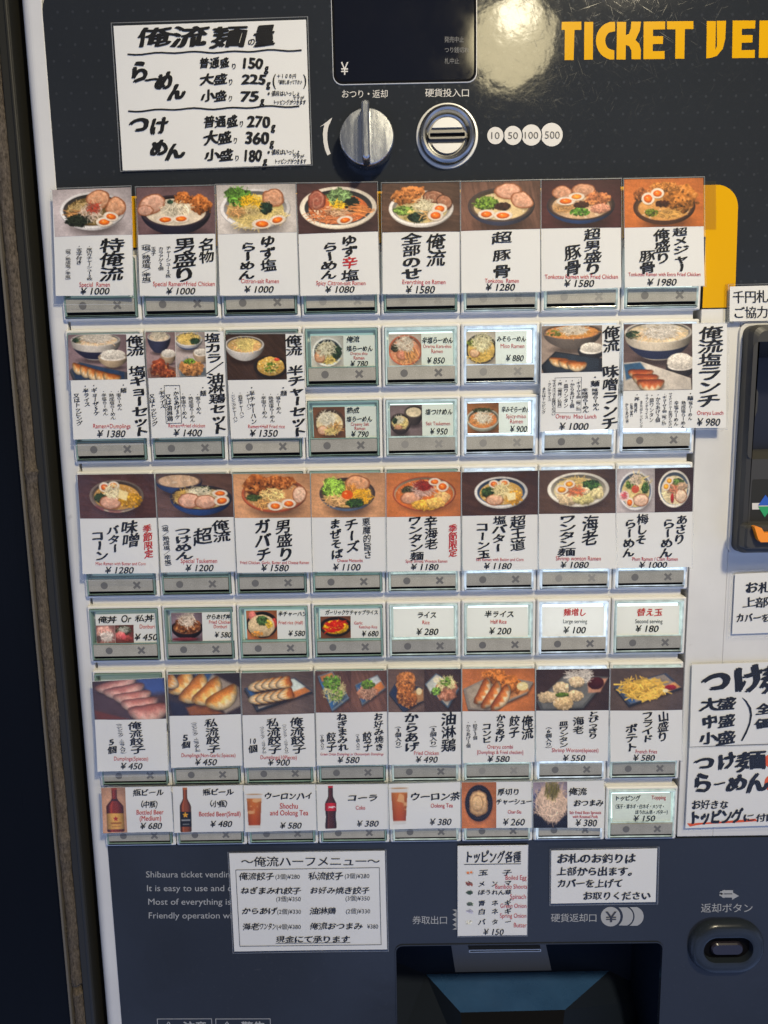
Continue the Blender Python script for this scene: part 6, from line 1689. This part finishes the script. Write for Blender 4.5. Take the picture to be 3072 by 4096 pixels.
notice(1, [(490, 112), (1322, 85), (1342, 710), (532, 738)], 'large white handwritten notice of noodle weights in grams with two wavy rules', (),
       [('H', 592, 892, 162, 88, '俺流', 'marker', 160), ('H', 918, 1062, 158, 92, '麺', 'marker'), ('H', 1070, 1103, 182, 34, 'の', 'pen'), ('H', 1098, 1188, 158, 98, '量', 'marker'),
        ('L', wavy(555, 234, 1300, 218), 7), ('L', wavy(558, 480, 1290, 460), 7),
        ('H', 562, 640, 312, 92, 'ら', 'marker'), ('H', 622, 690, 345, 50, 'ー', 'marker'), ('H', 672, 750, 352, 78, 'め', 'marker'), ('H', 722, 806, 398, 76, 'ん', 'marker'),
        ('H', 558, 650, 538, 88, 'つ', 'marker'), ('H', 646, 730, 546, 82, 'け', 'marker'), ('H', 648, 728, 640, 76, 'め', 'marker'), ('H', 712, 798, 655, 72, 'ん', 'marker'),
        ('H', 862, 992, 274, 46, '普通盛', 'marker'), ('H', 998, 1024, 288, 28, 'り', 'pen'), ('BE', 1052, 1135, 276, '150', 'en_marker', 44), ('BE', 1142, 1160, 296, 'g', 'en_marker'),
        ('H', 866, 982, 344, 48, '大盛', 'marker'), ('H', 986, 1008, 356, 26, 'り', 'pen'), ('BE', 1045, 1148, 345, '225', 'en_marker', 40), ('BE', 1152, 1169, 362, 'g', 'en_marker'),
        ('BE', 1178, 1192, 346, '(', 'en_bold'), ('H', 1196, 1280, 330, 20, '＋100円', 'pen'), ('H', 1196, 1306, 356, 19, '「麺増し買って下さい', 'pen'), ('BE', 1310, 1323, 346, ')', 'en_bold'),
        ('H', 872, 982, 416, 47, '小盛', 'marker'), ('H', 985, 1007, 427, 26, 'り', 'pen'), ('BE', 1043, 1115, 418, '75', 'en_marker', 42), ('BE', 1124, 1142, 436, 'g', 'en_marker'),
        ('H', 1156, 1297, 405, 23, '※値段はいっしょ', 'pen'), ('H', 1264, 1314, 424, 15, 'ですが', 'pen'), ('H', 1180, 1322, 443, 21, 'トッピングがつきます', 'pen'),
        ('H', 880, 1028, 527, 52, '普通盛', 'marker'), ('H', 1033, 1055, 536, 28, 'り', 'pen'), ('BE', 1068, 1165, 528, '270', 'en_marker', 46), ('BE', 1172, 1190, 548, 'g', 'en_marker'),
        ('H', 882, 1002, 597, 54, '大盛', 'marker'), ('H', 1007, 1028, 608, 28, 'り', 'pen'), ('BE', 1062, 1160, 598, '360', 'en_marker', 50), ('BE', 1166, 1184, 617, 'g', 'en_marker'),
        ('H', 886, 1008, 671, 50, '小盛', 'marker'), ('H', 1013, 1035, 684, 26, 'り', 'pen'), ('BE', 1058, 1130, 674, '180', 'en_marker', 48), ('BE', 1136, 1154, 694, 'g', 'en_marker'),
        ('H', 1156, 1297, 658, 23, '※値段はいっしょ', 'pen'), ('H', 1264, 1314, 677, 16, 'ですが', 'pen'), ('H', 1186, 1324, 698, 21, 'トッピングがつきます', 'pen')],
       .0006, (10, 12, 9, 6))
notice(15, [(714, 88), (1575, 73), (1588, 615), (743, 630)], 'white notice with boxed list of half portions and one underlined sentence', (),
       [('H', 780, 1548, 132, 56, '〜俺流ハーフメニュー〜', 'serif', 128), ('L', [(751, 178), (1545, 164), (1555, 588), (774, 600)], 2.6, True),
        ('H', 770, 963, 213, 42, '俺流餃子', 'pen'), ('BE', 971, 1105, 215, '(3個)¥280', 'en', 23), ('H', 1153, 1344, 210, 42, '私流餃子', 'pen'), ('BE', 1354, 1490, 211, '(3個)¥280', 'en', 23),
        ('H', 778, 1112, 292, 38, 'ねぎまみれ餃子', 'pen'), ('BE', 975, 1111, 338, '(3個)¥350', 'en', 23), ('H', 1160, 1492, 290, 38, 'お好み焼き餃子', 'pen'), ('BE', 1358, 1492, 334, '(3個)¥350', 'en', 23),
        ('H', 785, 978, 404, 36, 'からあげ', 'pen'), ('BE', 981, 1112, 408, '(2個)¥330', 'en', 23), ('H', 1160, 1306, 403, 38, '油淋鶏', 'pen'), ('BE', 1361, 1494, 405, '(2個)¥330', 'en', 23),
        ('H', 788, 882, 491, 40, '海老', 'pen'), ('H', 882, 976, 489, 36, 'ワンタン', 'pen'), ('BE', 978, 1111, 492, '(4個)¥380', 'en', 23), ('H', 1160, 1452, 487, 38, '俺流おつまみ', 'pen'), ('BE', 1478, 1538, 489, '¥380', 'en', 23),
        ('H', 972, 1383, 560, 38, '現金にて承ります', 'pen'), ('L', [(973, 583), (1383, 578)], 2.6)], .0006, (8, 9, 9, 9))


def topping_pic(x, y, col, kind):
    def mk():
        q = [(x - 19, y - 14), (x + 19, y - 14), (x + 19, y + 14), (x - 19, y + 14)]
        p_ = Pic(16, q, None, step=1.8)
        if kind == 'egg':
            return p_.egg(x - 6, y + 1, 10, 8).egg(x + 8, y - 1, 9, 8)
        if kind == 'sticks':
            return p_.strands(x, y, 13, 8, 22, col, .8, 2.0, .2, .2, 30, False)
        return p_.blob(x, y, 14, 8, col, .4, .6).strands(x, y, 14, 8, 14, np.asarray(col) * 1.3, .6, 1, .8, .3, None, False)
    return mk


notice(16, [(297, 37), (606, 33), (600, 425), (297, 431)], 'narrow white notice listing six toppings with tiny pictures, 150 yen',
       [topping_pic(348, 153, None, 'egg'), topping_pic(348, 202, (120, 60, 40), 'sticks'), topping_pic(350, 241, (44, 60, 34), 'b'), topping_pic(350, 290, (70, 80, 60), 'b'), topping_pic(349, 323, (176, 172, 184), 'sticks'), topping_pic(345, 371, (206, 200, 176), 'b')],
       [('H', 328, 575, 83, 50, 'トッピング各種', 'brush'), ('L', [(326, 117), (573, 114)], 3), ('H', 388, 430, 152, 26, '玉', 'pen'), ('H', 492, 534, 152, 26, '子', 'pen'),
        ('H', 386, 418, 202, 26, 'メ', 'pen'), ('H', 444, 472, 200, 26, 'ン', 'pen'), ('H', 500, 534, 198, 26, 'マ', 'pen'), ('H', 386, 533, 238, 22, 'ほうれん草', 'pen'), ('H', 386, 418, 286, 25, '青', 'pen'), ('H', 445, 475, 285, 25, 'ネ', 'pen'), ('H', 502, 532, 284, 25, 'ギ', 'pen'),
        ('H', 386, 418, 323, 25, '白', 'pen'), ('H', 445, 475, 322, 25, 'ネ', 'pen'), ('H', 502, 532, 321, 25, 'ギ', 'pen'), ('H', 386, 418, 369, 25, 'バ', 'pen'), ('H', 445, 475, 368, 25, 'タ', 'pen'), ('H', 502, 532, 367, 25, 'ー', 'pen'),
        ('E', 507, 599, 174, 'Boiled Egg', 'en'), ('E', 462, 601, 213, 'Bamboo Shoots', 'en'), ('E', 527, 596, 257, 'Spinach', 'en'), ('E', 484, 598, 297, 'Green Onion', 'en'), ('E', 482, 597, 340, 'Spring Onion', 'en'), ('E', 543, 599, 381, 'Butter', 'en'), ('P', 410, 498, 412, 30, '￥150')], .0004, (2, 2, 2, 3))
notice(16, [(708, 58), (1173, 48), (1165, 281), (706, 289)], 'white handwritten notice of four lines above the coin return symbol', (),
       [('H', 733, 1078, 90, 42, 'お札のお釣りは', 'brush'), ('H', 731, 1088, 146, 38, '上部から出ます。', 'brush'), ('H', 732, 1022, 199, 36, 'カバーを上げて', 'brush'), ('H', 846, 1143, 253, 36, 'お取りください', 'brush')], .0006, (7, 9, 9, 8))
notice(4, [(1498, 492), (1960, 480), (1956, 630), (1495, 640)], 'white printed notice cut by the picture edge above the banknote unit', (),
       [('H', 1508, 1659, 537, 54, '千円札', 'serif', 533), ('H', 1510, 1659, 603, 50, 'ご協力', 'serif', 599)], -.0006, (10, 8, 8, 6))
notice(17, [(355, 1765), (900, 1740), (890, 2100), (337, 2120)], 'white handwritten notice below the banknote unit', (),
       [('H', 412, 566, 1842, 66, 'お札', 'brush'), ('H', 398, 548, 1930, 60, '上部', 'brush'), ('H', 358, 606, 2022, 52, 'カバーを上', 'brush')], .0008, (26, 18, 20, 24))
notice(21, [(190, 160), (1800, 110), (1780, 1010), (160, 1065)], 'upper large white notice in thick brush characters with a long bracket', (),
       [('H', 280, 640, 340, 260, 'つ', 'marker'), ('H', 650, 970, 318, 280, 'け', 'marker'), ('H', 950, 1330, 310, 290, '麺', 'marker'), ('H', 280, 660, 602, 140, '大盛', 'marker', 592), ('H', 290, 660, 790, 150, '中盛', 'marker', 782), ('H', 262, 660, 972, 140, '小盛', 'marker', 962),
        ('S', [(740, 520), (790, 560), (840, 640), (850, 720), (830, 820), (790, 920), (742, 1005), (725, 998), (780, 890), (815, 800), (826, 710), (812, 640), (775, 570), (742, 530)]), ('H', 890, 1060, 650, 130, '全', 'marker'), ('H', 880, 1060, 812, 110, '価', 'marker')], .0004, (14, 20, 14, 10))
notice(21, [(160, 1078), (1780, 1025), (1760, 1915), (115, 1970)], 'lower large white notice with orange marker underline', (),
       [('H', 205, 445, 1245, 170, 'つ', 'marker'), ('H', 455, 680, 1225, 200, 'け', 'marker'), ('H', 682, 990, 1218, 200, '麺', 'marker'), ('H', 185, 410, 1468, 220, 'ら', 'marker'), ('H', 425, 560, 1475, 110, 'ー', 'marker'), ('H', 560, 800, 1470, 190, 'め', 'marker'), ('H', 780, 1020, 1460, 200, 'ん', 'marker'),
        ('H', 180, 590, 1706, 100, 'お好きな', 'brush'), ('H', 155, 740, 1850, 150, 'トッピング', 'marker', 1830), ('H', 745, 880, 1850, 90, 'に', 'brush'), ('H', 890, 1110, 1850, 90, '付け', 'brush'),
        ('OS', [(130, 1912), (180, 1915), (520, 1893), (890, 1862), (908, 1890), (700, 1905), (300, 1925), (160, 1950)]),
        ('OS', [(1080 + 100 * math.cos(a), 1225 + 80 * math.sin(a)) for a in np.linspace(0, 6.28, 30, endpoint=False)]), ('OS', [(1090 + 105 * math.cos(a), 1470 + 100 * math.sin(a)) for a in np.linspace(0, 6.28, 30, endpoint=False)])], .0004, (14, 10, 14, 20))

bpy.data.objects.remove(_fo)
